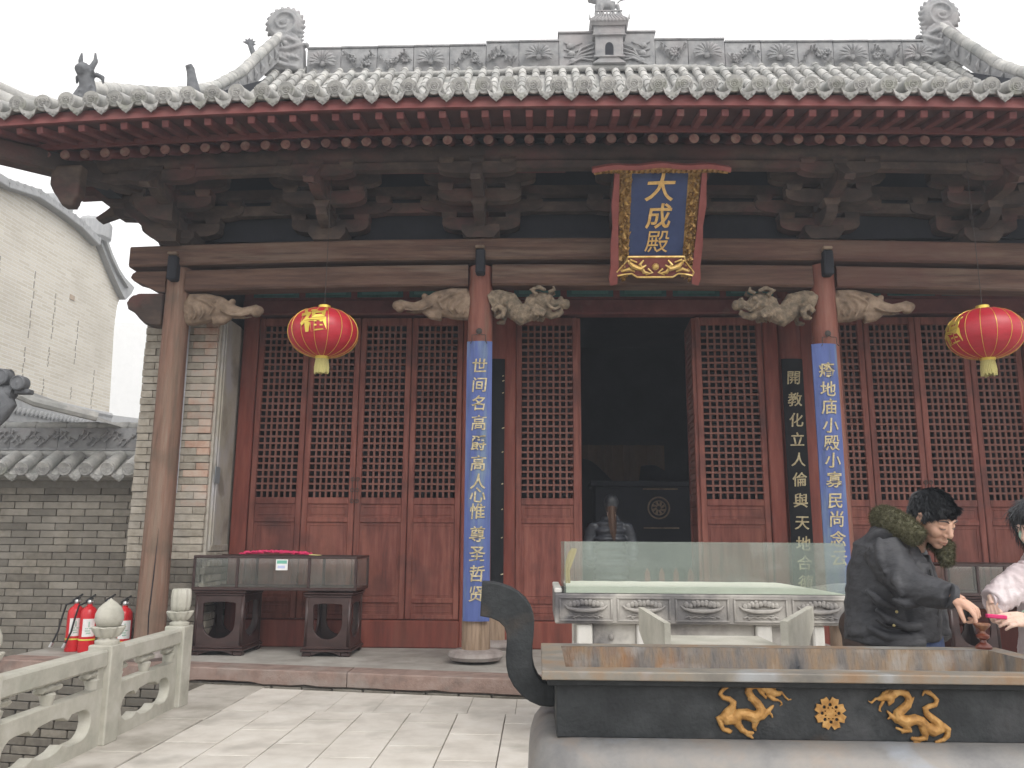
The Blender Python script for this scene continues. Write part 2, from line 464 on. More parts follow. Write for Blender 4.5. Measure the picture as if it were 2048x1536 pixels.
def glass_mat(name, tint, dust, rough=.03, refl=.9):
    m = bpy.data.materials.new(name); m.use_nodes = True
    nt = m.node_tree; N = nt.nodes; L = nt.links
    N.remove(N['Principled BSDF']); o = N['Material Output']
    tr = N.new('ShaderNodeBsdfTransparent'); tr.inputs[0].default_value = (*tint, 1)
    gl = N.new('ShaderNodeBsdfGlossy'); gl.inputs['Roughness'].default_value = rough
    df = N.new('ShaderNodeBsdfDiffuse'); df.inputs[0].default_value = (.50, .54, .50, 1)
    lw = N.new('ShaderNodeLayerWeight'); lw.inputs[0].default_value = .3
    fr = N.new('ShaderNodeMapRange'); fr.inputs[3].default_value = .02; fr.inputs[4].default_value = .5
    L.new(lw.outputs['Facing'], fr.inputs[0])
    m1 = N.new('ShaderNodeMixShader'); m2 = N.new('ShaderNodeMixShader')
    L.new(fr.outputs[0], m1.inputs[0]); L.new(tr.outputs[0], m1.inputs[1]); L.new(gl.outputs[0], m1.inputs[2])
    g = N.new('ShaderNodeNewGeometry')
    n = N.new('ShaderNodeTexNoise'); n.inputs['Scale'].default_value = 3; n.inputs['Detail'].default_value = 6
    L.new(g.outputs['Position'], n.inputs['Vector'])
    mr = N.new('ShaderNodeMapRange'); mr.inputs[1].default_value = .3; mr.inputs[2].default_value = .7
    mr.inputs[3].default_value = dust*.6; mr.inputs[4].default_value = dust*1.3
    L.new(n.outputs['Fac'], mr.inputs[0])
    L.new(mr.outputs[0], m2.inputs[0]); L.new(m1.outputs[0], m2.inputs[1]); L.new(df.outputs[0], m2.inputs[2])
    L.new(m2.outputs[0], o.inputs['Surface'])
    return m
M_glass = glass_mat('dusty_green_glass', (.93, .965, .945), .115)
M_glass2 = glass_mat('cabinet_glass', (.96, .97, .96), .045)
M_glass3 = glass_mat('door_pane_glass', (.55, .6, .6), .02, .1)

# mineral streaks for the far brick wall: courses too small to pick apart
def brick_tex_mat():
    m = bpy.data.materials.new('far_brick_courses'); m.use_nodes = True
    nt = m.node_tree; N = nt.nodes; L = nt.links
    b = N['Principled BSDF']; b.inputs['Roughness'].default_value = .95
    g = N.new('ShaderNodeNewGeometry')
    sp = N.new('ShaderNodeSeparateXYZ'); L.new(g.outputs['Position'], sp.inputs[0])
    cb = N.new('ShaderNodeCombineXYZ'); L.new(sp.outputs['Y'], cb.inputs['X']); L.new(sp.outputs['Z'], cb.inputs['Y'])
    bt = N.new('ShaderNodeTexBrick'); L.new(cb.outputs[0], bt.inputs['Vector'])
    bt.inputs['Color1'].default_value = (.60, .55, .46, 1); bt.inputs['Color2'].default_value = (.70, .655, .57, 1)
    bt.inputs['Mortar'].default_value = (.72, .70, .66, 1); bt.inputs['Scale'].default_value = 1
    bt.inputs['Mortar Size'].default_value = .012; bt.inputs['Brick Width'].default_value = .42; bt.inputs['Row Height'].default_value = .085
    n = N.new('ShaderNodeTexNoise'); n.inputs['Scale'].default_value = .5; n.inputs['Detail'].default_value = 6
    L.new(g.outputs['Position'], n.inputs['Vector'])
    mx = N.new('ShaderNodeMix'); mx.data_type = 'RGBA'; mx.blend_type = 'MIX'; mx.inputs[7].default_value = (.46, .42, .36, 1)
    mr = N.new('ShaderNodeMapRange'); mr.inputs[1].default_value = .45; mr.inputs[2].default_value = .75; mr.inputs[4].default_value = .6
    L.new(n.outputs['Fac'], mr.inputs[0]); L.new(mr.outputs[0], mx.inputs[0]); L.new(bt.outputs['Color'], mx.inputs[6])
    L.new(mx.outputs[2], b.inputs['Base Color'])
    bp = N.new('ShaderNodeBump'); bp.inputs['Strength'].default_value = .5; bp.inputs['Distance'].default_value = .01
    L.new(bt.outputs['Fac'], bp.inputs['Height']); bp.invert = True; L.new(bp.outputs[0], b.inputs['Normal'])
    return m
M_farbrick = brick_tex_mat()

# ============================================================ THE SETTING
g = MB().box(-900, 900, -60, 1500, -1.0, -.9).build('ground', M_ground, None, 0, 'structure')
# raised paved terrace in front of the hall
ter = root('paved_terrace', (0, 4, 0), None, None, kind='structure')
ter['label'] = 'pale stone paved terrace in front of the temple hall'
MB().box(-3.28, 9, -3, 8.4, -.9, -.035).build('terrace_core', M_pavejoint, ter)
stone = {}
for w, l in ((.388, .738), (.388, .365), (.45, .7), (.388, .30)):
    stone[(w, l)] = MB().box(-w/2+.002, w/2-.002, -l/2+.003, l/2-.003, -.05, 0, .0025).mesh('paving_stone', M_pave, 30)
ix = 0
x = -2.42
while x < 3.2:
    off = (.37 if ix % 2 else 0)+R.uniform(-.03, .03)
    y = 1.6+off
    while y+.74 < 7.12:
        put('paving_stone', stone[(.388, .738)], ter, T(x, y+.37, R.uniform(-.0015, .0015)) @ RX(R.uniform(-.002, .002)))
        y += .742
    rest = 7.12-y
    if rest > .12:
        me = MB().box(-.192, .192, -rest/2+.002, rest/2-.002, -.05, 0, .0035).mesh('paving_stone', M_pave, 30)
        put('paving_stone', me, ter, T(x, y+rest/2, R.uniform(-.001, .001)))
    ix += 1
    x += .392
# cross band next to the platform, cut to the line of the sandstone kerb
x = -2.62
while x < 3.2:
    xe = x+R.uniform(.36, .44)
    y0 = 7.124
    for y1f in (lambda q: 7.124+.30, lambda q: 7.75-.16*q if q < 3 else 7.3):
        ya, yb = (y1f(x)), (y1f(xe))
        if min(ya, yb) > y0+.05:
            me = MB()
            me.prism([(x+.002, y0+.002), (xe-.002, y0+.002), (xe-.002, yb), (x+.002, ya)], -.05, R.uniform(-.0015, .001), plane='xy')
            put('paving_stone', me.mesh('paving_stone', M_pave, 30), ter)
        y0 = 7.424+.004
    x = xe
MB().box(3.3, 9, -3, 7.6, -.05, 0).build('paving', M_pave, ter, 0)
MB().box(-2.62, 3.2, -3, 1.58, -.05, -.001).build('paving', M_pave, ter, 0)
# border strip carrying the railing
y = 1.0
while y < 8.3:
    L = R.uniform(.8, 1.15)
    MB().box(-3.25, -2.625, y+.003, min(y+L, 8.42)-.003, -.10, R.uniform(-.001, .002)+.002, .006).build('border_stone', M_border, ter)
    y += L

# platform of the hall: sandstone kerb over grey brick, worn stone floor
plat = root('temple_platform', (0, 8.5, 0), None, None, kind='structure')
plat['label'] = 'low platform of the hall with pinkish sandstone kerb over grey brick'
def edge(x): return 7.80-.162*x if x < .5 else 7.719-.02*(x-.5)
xs = [-5.62, -4.6, -3.75, -1.80, -.10, 1.35, 2.7, 4.1, 5.6, 7.2, 8.6]
for a, b in zip(xs[:-1], xs[1:]):
    me = MB()
    n = 14
    vs = []
    for i in range(n+1):
        q = a+.004+(b-a-.008)*i/n
        e = edge(q)
        wob = .012*noise.noise(Vector((q*3.1, 2, 1)))+.02*max(0, noise.noise(Vector((q*5.3, 7, 1))))
        low = .018+.03*max(0, noise.noise(Vector((q*4.7, 3, 5))))+(.02 if abs(q+3.0) < .25 else 0)
        vs.append([(q, e+.012+wob*.3, .16), (q, e+wob, .15), (q, e+.002+wob, low+.01), (q, e+.02, low), (q, e+.35, low), (q, e+.35, .158)])
    m = 6
    flat = [p for s_ in vs for p in s_]
    fs = []
    for i in range(n):
        for j in range(m):
            fs.append((i*m+j, i*m+(j+1) % m, (i+1)*m+(j+1) % m, (i+1)*m+j))
    fs.append(tuple(range(m))); fs.append(tuple(n*m+j for j in range(m))[::-1])
    me.add(flat, fs)
    me.build('kerb_stone', M_kerb, plat, 30)
fl = MB()
fl.add([(-5.6, edge(-5.6)+.33, .156), (.5, edge(.5)+.33, .156), (8.6, edge(8.6)+.33, .156), (8.6, 15.3, .156), (-5.6, 15.3, .156)], [(0, 1, 2, 3, 4)])
fl.build('floor', M_floor, plat, 0)
core = MB()
core.prism([(-5.5, edge(-5.5)+.06), (.5, edge(.5)+.06), (8.5, edge(8.5)+.06), (8.5, 15.2), (-5.5, 15.2)], -.9, .017, plane='xy')
core.build('platform_core', M_mortar, plat, 0)
# bricks under the kerb, seen through and beside the railing
br = MB().box(-.145, .145, -.03, .03, -.0375, .0375, .006).mesh('brick', M_brickg, 30)
ang = math.atan2(-.162, 1)
for r in range(11):
    z = -.03-.084*r
    x = -5.45+(.15 if r % 2 else 0)
    while x < (-2.9 if r > 0 else -.2):
        put('brick', br, plat, T(x+R.uniform(-.004, .004), edge(x)+.045+R.uniform(-.006, .004), z) @ RZ(ang))
        x += .305

# ============================================================ THE HALL
CX = 1.253
hall = root('temple_hall', (CX, 9, .156), 'weathered dark red timber temple hall with grey tiled roof and latticed doors', 'temple')

# --- brick end walls
def brick_wall(root_, x0, x1, yf, z0, z1, L, H, meshname='brick', matf=None, skip=None, jit=.006, depth=.03):
    k = 0
    z = z0
    cache = {}
    while z+H <= z1+.01:
        x = x0+(0 if k % 2 else -L/2)
        while x < x1-.02:
            a, b = max(x, x0), min(x+L, x1)
            x += L
            if b-a < .05: continue
            key = (round(b-a, 2), matf(a, z+H/2).name)
            if skip and skip(a, b, z): continue
            if key not in cache:
                w = key[0]/2-.003
                bm = MB().box(-w, w, -depth, depth, -H/2+.0032, H/2-.0032, .004)
                cache[key] = bm.mesh('brick', matf(a, z+H/2), 30)
            put('brick', cache[key], root_, T((a+b)/2, yf+R.uniform(-jit, jit), z+H/2) @ RZ(R.uniform(-.012, .012)) @ RY(R.uniform(-.006, .006)))
        z += H
        k += 1

wallL = MB().box(-4.62, -3.74, 9.36, 15.0, .15, 4.0).build('end_wall', M_mortar2, hall, 0, label='thick brick end wall, grey below and washed pale above')
def pier_mat(x, z):
    n = noise.noise(Vector((x*1.3, z*.9, 4)))
    if z < 1.75 + n*.25: return M_brickg if z < 1.1+n*.3 else M_brickp
    if x > -4.15: return M_brickr if noise.noise(Vector((x*9, z*7, 2))) > -.25 else M_brickp
    return M_brickp
brick_wall(wallL, -4.62, -3.76, 9.335, .16, 3.98, .285, .0835, matf=pier_mat, skip=lambda a, b, z: a < -4.5 and 1.0 < z < 1.35 and R.random() < .4, jit=.011)
# inner cheek of the wall: plaster above, bare brick below
cheek = MB().box(-3.745, -3.715, 9.40, 9.93, 1.25, 4.0, .01).build('plaster_face', M_plaster, wallL, 30)
MB().box(-3.715, -3.700, 9.44, 9.50, 1.3, 3.95, .004).build('plaster_strip', M_plaster, wallL, 30)
MB().tube([(-4.11, 9.29, 1.9), (-4.11, 9.29, 3.93)], .022, 8).build('conduit_pipe', plain('pipe_grey', (.45, .46, .5), .5), wallL)
b2 = MB().box(-.03, .03, -.13, .13, -.036, .036, .006).mesh('brick', M_brickp, 30)
b2g = MB().box(-.03, .03, -.13, .13, -.036, .036, .006).mesh('brick', M_brickg, 30)
z = .16; k = 0
while z < 1.3:
    y = 9.42+(.13 if k % 2 else 0)
    while y < 10.0:
        put('brick', b2 if R.random() < .6 else b2g, wallL, T(-3.735+R.uniform(-.005, .005), y, z+.042))
        y += .27
    z += .0835; k += 1
MB().box(-3.697, -3.690, 9.36, 9.50, 2.02, 2.21, .003).build('notice_plate', plain('notice_grey', (.22, .25, .27), .5), wallL)
wallR = MB().box(2*CX+3.74, 2*CX+4.62, 9.36, 15.0, .15, 4.0).build('end_wall', M_brickp, hall, 0)
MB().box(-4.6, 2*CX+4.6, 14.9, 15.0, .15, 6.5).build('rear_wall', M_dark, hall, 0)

# --- columns
colX = [-4.085, -.645, 2*CX+.645, 2*CX+4.085]
def column(x, y, r0, r1, z0, z1, m, foot=None, base=True, lean=0):
    seg = 18
    pr_ = []
    n = 26
    vs, fs = [], []
    for i in range(n+1):
        t = i/n
        z = z0+(z1-z0)*t
        r = r0+(r1-r0)*t
        for j in range(seg):
            a = 2*math.pi*j/seg
            q = r*(1+.02*noise.noise(Vector((math.cos(a)*1.5, math.sin(a)*1.5, z*.7+x))))
            vs.append((x+lean*(1-t)+q*math.cos(a), y+q*math.sin(a), z))
    for i in range(n):
        for j in range(seg):
            fs.append((i*seg+j, i*seg+(j+1) % seg, (i+1)*seg+(j+1) % seg, (i+1)*seg+j))
    fs.append(tuple(range(seg))[::-1]); fs.append(tuple(n*seg+j for j in range(seg)))
    me = MB().add(vs, fs)
    c = me.build('column', m, hall)
    if foot:
        MB().lathe([(r0*1.015, z0), (r0*1.012, foot)], (x+lean, y, 0), 18).build('bare_foot', M_post_foot, c)
    if base:
        MB().lathe([(r0+.04, 0), (r0+.12, .01), (r0+.145, .045), (r0+.13, .085), (r0+.07, .105), (r0+.02, .11)], (x+lean, y, z0-.11), 28).build('column_base', M_kerb if False else M_base, c)
    return c
M_base = mat('drum_base_stone', [(.19, .16, .15), (.27, .235, .22), (.34, .31, .29)], 8, .8, .4)
colA = column(colX[0], 8.9, .155, .135, .26, 4.41, M_col_bare, lean=.0)
# long open crack in the corner column
MB().tube([(-4.03, 8.752, .3), (-4.045, 8.752, .6), (-4.03, 8.755, 1.0), (-4.02, 8.76, 1.5)], [.004, .006, .006, .001], 5).build('crack', M_sootcrack if False else M_dark, colA)
colB = column(colX[1], 8.9, .147, .135, .29, 4.41, M_col_red, foot=.60)
colC = column(colX[2], 8.9, .147, .135, .29, 4.41, M_col_red, foot=.60)
colD = column(colX[3], 8.9, .147, .135, .29, 4.41, M_col_red, foot=.60)
for x in (-.50, 3.10):
    column(x, 10.05, .15, .15, .26, 4.9, M_post, foot=.75)

# --- long beams
def long_beam(x0, x1, yc, w, z0, z1, m, name, nose=None, c=.02):
    n = max(2, int((x1-x0)/.5))
    for_v = MB()
    prof = [(-w/2, z0+c), (-w/2+c, z0), (w/2-c, z0), (w/2, z0+c), (w/2, z1-c), (w/2-c, z1), (-w/2+c, z1), (-w/2, z1-c)]
    vs = []
    for i in range(n+1):
        q = x0+(x1-x0)*i/n
        j = .006*noise.noise(Vector((q, yc, z0)))
        vs += [(q, yc+a+j, b+j) for a, b in prof]
    fs = []
    for i in range(n):
        for j in range(8):
            fs.append((i*8+j, i*8+(j+1) % 8, (i+1)*8+(j+1) % 8, (i+1)*8+j))
    fs += [tuple(range(8)), tuple(n*8+j for j in range(8))[::-1]]
    for_v.add(vs, fs).bend(*BM)
    return for_v.build(name, m, hall, 30)
up1 = long_beam(-4.60, -.64, 8.9, .34, 4.47, 4.71, M_beam, 'upper_beam')
up2 = long_beam(-.637, 3.148, 8.9, .345, 4.468, 4.712, M_beam, 'upper_beam')
up3 = long_beam(3.151, 7.1, 8.9, .34, 4.466, 4.71, M_beam, 'upper_beam')
long_beam(-3.97, -.78, 8.9, .23, 4.18, 4.425, M_beam, 'lower_beam')
long_beam(-.51, 3.02, 8.9, .23, 4.18, 4.425, M_beam, 'lower_beam')
long_beam(3.28, 6.5, 8.9, .23, 4.18, 4.425, M_beam, 'lower_beam')
# rounded nose of the lower beam outside the corner column
nz = dz(-4.3, *BM)
MB().prism([(-4.2, 4.425+nz), (-4.2, 4.18+nz), (-4.27, 4.185+nz), (-4.37, 4.23+nz), (-4.47, 4.285+nz), (-4.56, 4.31+nz), (-4.60, 4.35+nz), (-4.585, 4.395+nz), (-4.55, 4.42+nz)], 8.80, 9.0).build('beam_nose', M_beam, hall, 30)
# small pegs where beams cross the columns
for x in colX[:3]:
    q = dz(x, *BM)
    MB().box(x-.045, x+.06, 8.65, 8.78, 4.28+q, 4.56+q, .015).build('beam_tenon', M_dark, hall, 30)
    MB().box(x-.05, x+.055, 8.64, 8.78, 4.565+q, 4.60+q, .01).build('tenon_cap', M_carv, hall, 30)

# --- carved beam heads
def head_beast(M, name='carved_beast_head'):
    """long snouted beast: head against the column at the origin, snout towards +x, top at z 0; about 0.8 long"""
    b = MB()
    b.tube([(-.02, 0, -.19), (.12, 0, -.175), (.28, 0, -.16), (.40, 0, -.16)], [.17, .18, .155, .115], 12, sy=.55)
    b.tube([(.02, 0, -.08), (.2, 0, -.06), (.36, 0, -.085), (.46, 0, -.13)], [.10, .085, .07, .05], 10, sy=.9)
    b.tube([(.36, 0, -.13), (.50, 0, -.185), (.62, 0, -.20), (.72, 0, -.175), (.79, 0, -.165)], [.11, .078, .055, .05, .062], 10, sy=.75)
    b.ell((.80, 0, -.18), (.065, .07, .055))
    b.ell((.78, 0, -.225), (.05, .06, .035))
    b.tube([(.30, 0, -.29), (.42, 0, -.285), (.50, 0, -.25)], [.08, .06, .03], 8, sy=.8)
    b.ell((.50, 0, -.075), (.038, .04, .035))
    for s in (-1, 1):
        y = s*.088
        b.tube([(.10, y, -.05), (.22, y*1.15, -.09), (.33, y*1.08, -.17), (.28, y*1.1, -.26)], [.018, .020, .018, .012], 6)
        b.tube([(.02, y, -.12), (.09, y*1.1, -.15), (.14, y*1.12, -.24), (.10, y*1.1, -.31)], [.016, .022, .02, .012], 6)
        b.tube([(.0, y, -.20), (.04, y*1.1, -.24), (.06, y*1.05, -.32)], [.016, .02, .01], 6)
        b.tube([(.14, y*1.05, -.12), (.20, y*1.16, -.16), (.22, y*1.14, -.23), (.17, y*1.1, -.32)], [.014, .02, .018, .01], 6)
        b.tube([(.40, y*.85, -.20), (.50, y*.75, -.245), (.62, y*.62, -.25), (.72, y*.6, -.235)], [.012, .014, .014, .01], 6)
        b.ell((.30, y*.98, -.09), (.045, .02, .018), M=RY(rad(15)))
        b.ell((.30, y*1.1, -.088), (.02, .014, .014))
    v = MB(); v.add(b.v, b.f, M)
    return organic(name, v, M_carv, hall, .011, 2)

def head_dragon(M, name='carved_dragon_head'):
    b = MB()
    b.tube([(-.02, 0, -.17), (.10, 0, -.12), (.20, 0, -.13), (.24, 0, -.22), (.33, 0, -.29), (.44, 0, -.25), (.46, 0, -.14), (.53, 0, -.11)], [.17, .13, .11, .12, .125, .115, .10, .09], 12, sy=.75)
    b.ell((.57, 0, -.15), (.14, .10, .12))
    b.tube([(.60, 0, -.13), (.70, 0, -.17), (.78, 0, -.15), (.82, 0, -.17)], [.075, .055, .05, .06], 10, sy=1)      # upper jaw
    b.ell((.825, 0, -.165), (.05, .06, .06)); b.ell((.77, 0, -.105), (.03, .05, .03))
    b.tube([(.58, 0, -.25), (.66, 0, -.30), (.74, 0, -.28), (.79, 0, -.24)], [.06, .045, .04, .03], 8, sy=1.1)      # lower jaw
    for s in (-1, 1):
        y = s*.09
        b.tube([(.50, y, -.08), (.44, y*1.3, -.03), (.52, y*1.3, .0), (.60, y, -.03)], [.03, .03, .028, .02], 7)
        b.tube([(.63, y*.9, -.05), (.70, y*.9, -.02), (.68, y*.9, .02)], [.025, .022, .015], 6)
        b.ell((.64, y*.95, -.11), (.034, .028, .03))
        b.tube([(.60, y*1.1, -.16), (.64, y*1.15, -.22), (.70, y*1.0, -.25), (.76, y*.8, -.21)], [.022, .022, .02, .018], 7)
        for t in range(4):
            b.tube([(.50+.03*t, y*1.1, -.20-.02*t), (.45+.035*t, y*1.35, -.27-.02*t), (.43+.04*t, y*1.25, -.34)], [.028, .024, .008], 6)
        b.tube([(.02, y*1.1, -.27), (.08, y*1.45, -.22), (.14, y*1.45, -.27), (.12, y*1.45, -.34), (.05, y*1.3, -.35)], [.04, .04, .04, .035, .02], 7)
    v = MB(); v.add(b.v, b.f, M)
    def disp(co, n):
        loc = M.inverted() @ co
        if loc.x > .55: return Vector((0, 0, 0))
        a = math.sin(loc.x*150+math.sin(loc.z*120)*1.4)*math.sin(loc.z*140)
        return n*.004*a
    return organic(name, v, M_carvg, hall, .0105, 1, disp=disp)
hz = 4.165
FLIP = Matrix.Diagonal((-1, 1, 1, 1))
head_beast(T(colX[0]+.13, 8.9, hz-.06))
head_beast(T(colX[1]-.13, 8.9, hz-.005) @ FLIP)
head_dragon(T(colX[1]+.13, 8.9, hz-.01))
head_dragon(T(colX[2]-.13, 8.9, hz-.03) @ FLIP)
head_beast(T(colX[2]+.13, 8.9, hz-.04))
b = MB()
b.prism([(-.02, 0), (-.30, 0), (-.38, -.03), (-.43, -.10), (-.42, -.18), (-.34, -.22), (-.27, -.30), (-.20, -.36), (-.02, -.38)], -.10, .10, T(colX[0]-.11, 8.9, hz-.06))
b.tube([(colX[0]-.30, 8.79, hz-.10), (colX[0]-.37, 8.785, hz-.2), (colX[0]-.28, 8.79, hz-.27)], .012, 6)
organic('carved_rear_head', b, M_brk, hall, .02, 3)

# --- bracket sets
def arm_poly(h, H, L):
    """boat shaped bracket arm: half length h, height H"""
    s = []
    for t in (0, .25, .5, .75, 1):
        s.append((h*(.52+.48*math.sin(t*math.pi/2)), L+H*.5*(1-math.cos(t*math.pi/2))))
    return [(-a, b_) for a, b_ in s[::-1]] + s + [(h, L+H), (-h, L+H)]
def make_bracket():
    """local: origin on top of the beam at the column line, -y to the viewer"""
    P = {}
    a = MB(); a.prism([(-.15, 0), (.15, 0), (.21, .075), (.21, .15), (-.21, .15), (-.21, .075)], -.20, .17)
    P['cap_block'] = [a]
    arms = []
    arms.append(MB().prism(arm_poly(.44, .155, .13), -.07, .07))
    arms.append(MB().prism(arm_poly(.70, .155, .345), -.065, .065))
    arms.append(MB().prism(arm_poly(.46, .15, .335), -.40, -.28))
    arms.append(MB().prism(arm_poly(.62, .14, .545), -.40, -.29))
    arms.append(MB().prism(arm_poly(.42, .13, .50), -.76, -.64))
    # arms coming towards the viewer
    for (y0, y1, z0, z1) in ((-.47, .3, .13, .285), (-.82, .3, .335, .495)):
        arms.append(MB().prism([(y1, z1), (y1, z0), (-.22, z0), (y0+.10, z0+.02), (y0+.02, z0+.07), (y0, z0+.12), (y0, z1)], -.06, .06, plane='yz'))
    arms.append(MB().prism([(.2, .74), (.2, .56), (-.60, .47), (-.98, .33), (-1.02, .37), (-.90, .46), (-.80, .56), (-.72, .66)], -.055, .055, plane='yz'))
    P['bracket_arm'] = arms
    bl = []
    def block(x, y, z, s=.085, h=.075):
        bl.append(MB().add([(x+sx*s*(.78 if k == 0 else 1), y+sy*s*(.78 if k == 0 else 1), z+(0, h*.45, h)[k]) for k in range(3) for sx, sy in ((-1, -1), (1, -1), (1, 1), (-1, 1))],
                  [(0, 1, 2, 3), (8, 11, 10, 9)]+[(k*4+j, k*4+(j+1) % 4, k*4+4+(j+1) % 4, k*4+4+j) for k in (0, 1) for j in range(4)]))
    for x in (-.36, 0, .36): block(x, 0, .27)
    for x in (-.60, .60): block(x, 0, .485)
    for x in (-.37, 0, .37): block(x, -.34, .47)
    for x in (-.53, .53): block(x, -.34, .67)
    for x in (-.33, 0, .33): block(x, -.70, .615, .08, .06)
    block(0, -.40, .27)
    P['bearing_block'] = bl
    return {k: [m.mesh(k, M_brk, 30) for m in v] for k, v in P.items()}
BR = make_bracket()
brX = [-4.085, -2.37, -.645, CX, 3.15, 4.87, 6.59]
for i, x in enumerate(brX):
    q = 4.712+dz(x, *BM)
    bs = put('bracket_set', None, hall, T(x, 8.9, q))
    bs.empty_display_size = .1
    for k, ms in BR.items():
        for j, me in enumerate(ms):
            if i == 3 and ((k == 'bracket_arm' and j in (4, 7)) or (k == 'bearing_block' and j in (10, 11, 12))): continue   # behind the name plaque
            put(k, me, bs, T(x, 8.9, q))
    if i == 0:     # the corner set also reaches out to the left and diagonally
        for k, ms in BR.items():
            for me in ms:
                put(k, me, bs, T(x, 8.9, q) @ RZ(rad(-90)))
        cc = MB().prism([(-4.02, 4.635), (-4.20, 4.64), (-4.275, 4.664), (-4.413, 4.807), (-4.525, 4.914), (-4.612, 4.986), (-4.639, 5.088), (-4.863, 5.09), (-4.931, 5.138), (-4.987, 5.181), (-5.205, 5.171), (-5.205, 5.35), (-4.02, 5.42)], 8.58, 8.74)
        cc.prism([(-4.0, 4.80), (-4.30, 4.86), (-4.42, 4.96), (-4.45, 5.08), (-4.0, 5.10)], 8.4, 8.58)
        cc.build('corner_arm', M_brk, bs, 30)
for z0, z1 in ((4.712+.36, 4.712+.48), (4.712+.56, 4.712+.68)):
    MB().lbox(-4.4, 7.2, 8.86, 8.95, z0, z1).bend(*BM).build('tie_beam', M_brk, hall, 30)
MB().lbox(-3.6, 7.2, 8.51, 8.60, 4.712+.74, 4.712+.86).bend(*BM).build('tie_beam', M_brk, hall, 30)
MB().box(-2.2, .3, 8.49, 8.50, 4.712+.66, 4.712+.735).build('red_board', M_raft, hall, 30)
MB().box(-4.2, 7.0, 9.02, 9.06, 4.7, 5.75).build('gap_shade_board', M_dark, hall, 0)  # dark sheet standing in for the shaded openings between bracket sets

# --- purlins, rafters, eave boards
def bx(a, b, n=24): return [a+(b-a)*i/n for i in range(n+1)]
MB().tube([(x, 8.2, 5.46+dz(x, *EV)) for x in bx(-5.05, 7.6)], .10, 12).build('eave_purlin', M_brk, hall)
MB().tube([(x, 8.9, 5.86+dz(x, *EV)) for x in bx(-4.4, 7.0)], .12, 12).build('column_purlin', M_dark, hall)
MB().lbox(-4.9, 7.5, 8.15, 8.25, 5.27, 5.352).bend(*EV).build('purlin_board', M_brk, hall, 30)
pitch = .2085
rr_ = MB().tube([(0, 0, 0), (0, .06, .028), (0, 2.1, .98)], .053, 12, cap=False).mesh('round_rafter', M_raft)
rend = MB().lathe([(.050, -.0), (.050, .012), (.045, .016)], (0, 0, 0), 12, M=RX(rad(90))).mesh('rafter_end', M_raftend)
fr_ = MB().box(-.035, .035, 0, 1.15, -.035, .035, .006).mesh('flying_rafter', M_raft, 30)
x = -5.72
nr = 0
while x < 8.3:
    q = dz(x, *EV)
    xm = x
    # near the corner the rafters fan out towards it
    d = (-3.6-x) if x < CX else (x-(2*CX+3.6))
    sg = -1 if x < CX else 1
    lean = 0
    if d > 0: lean = min(.95, d*.42)*(-sg)
    sh = Matrix(((1, lean, 0, 0), (0, 1, 0, 0), (0, 0, 1, 0), (0, 0, 0, 1)))
    up_ = .05*max(0, d-1.2)
    ro = put('round_rafter', rr_, hall, T(x, 7.80, 5.412+q+up_) @ sh)
    put('rafter_end', rend, ro, T(x, 7.80, 5.412+q+up_))
    put('flying_rafter', fr_, hall, T(x+R.uniform(-.006, .006), 7.335, 5.445+q+up_) @ sh @ RX(rad(12.5)))
    x += pitch
    nr += 1
MB().lbox(-5.8, 8.3, 7.765, 7.795, 5.475, 5.54).bend(*EV).build('rafter_board', M_fascia, hall, 0)
fb = MB().box(-5.85, 8.35, 7.275, 7.325, 5.495, 5.60)
fb2 = MB()
n = 40
for i in range(n):
    a = -5.85+14.2*i/n; c_ = a+14.2/n
    fb2.add([(a, 7.275, 5.487+dz(a, *EV)), (c_, 7.275, 5.487+dz(c_, *EV)), (c_, 7.30, 5.61+dz(c_, *EV)), (a, 7.30, 5.61+dz(a, *EV)),
             (a, 7.33, 5.487+dz(a, *EV)), (c_, 7.33, 5.487+dz(c_, *EV)), (c_, 7.33, 5.61+dz(c_, *EV)), (a, 7.33, 5.61+dz(a, *EV))],
            [(0, 1, 2, 3), (0, 4, 5, 1), (3, 2, 6, 7)])
fb2.build('eave_board', M_fascia, hall, 0)

def roofz(y):
    P = [(7.25, 5.635), (8.5, 6.10), (9.8, 6.75), (11, 7.45), (12, 8.15), (13, 9.05), (13.8, 9.85), (14.6, 10.7)]
    for (a, b_), (c_, d) in zip(P[:-1], P[1:]):
        if y <= c_: return b_+(d-b_)*(y-a)/(c_-a)
    return P[-1][1]
def roofp(x, y, up_=0): return (x, y, roofz(y)+dz(x, *EV)*max(0, 1-(y-7.25)/5)+up_)
deck = MB()
ys = [7.28, 7.8, 8.5, 9.15, 9.8, 10.4, 11, 11.5, 12, 12.5, 13, 13.8]
xs_ = bx(-5.83, 8.33, 30)
for lift, nm, m in ((-.02, 'roof_deck', M_tile),):
    vs = [roofp(x, y, lift) for x in xs_ for y in ys]
    k = len(ys)
    fs = [(i*k+j, (i+1)*k+j, (i+1)*k+j+1, i*k+j+1) for i in range(len(xs_)-1) for j in range(k-1)
          if (xs_[i] > -5.2 and xs_[i+1] < 7.8) or ys[j] < 8.0]
    roof = MB().add(vs, fs).build('roof', m, hall, 0, label='grey tiled roof with carved ridge and curling ridge ends')
# soffit boards under the tiles
vs = []
for x in xs_:
    q = dz(x, *EV)
    vs += [(x, 7.31, 5.485+q), (x, 7.8, 5.565+q), (x, 9.9, 6.50+q)]
MB().add(vs, [(i*3+j, i*3+j+1, (i+1)*3+j+1, (i+1)*3+j) for i in range(len(xs_)-1) for j in range(2)]).build('soffit', M_soffit, hall, 0)
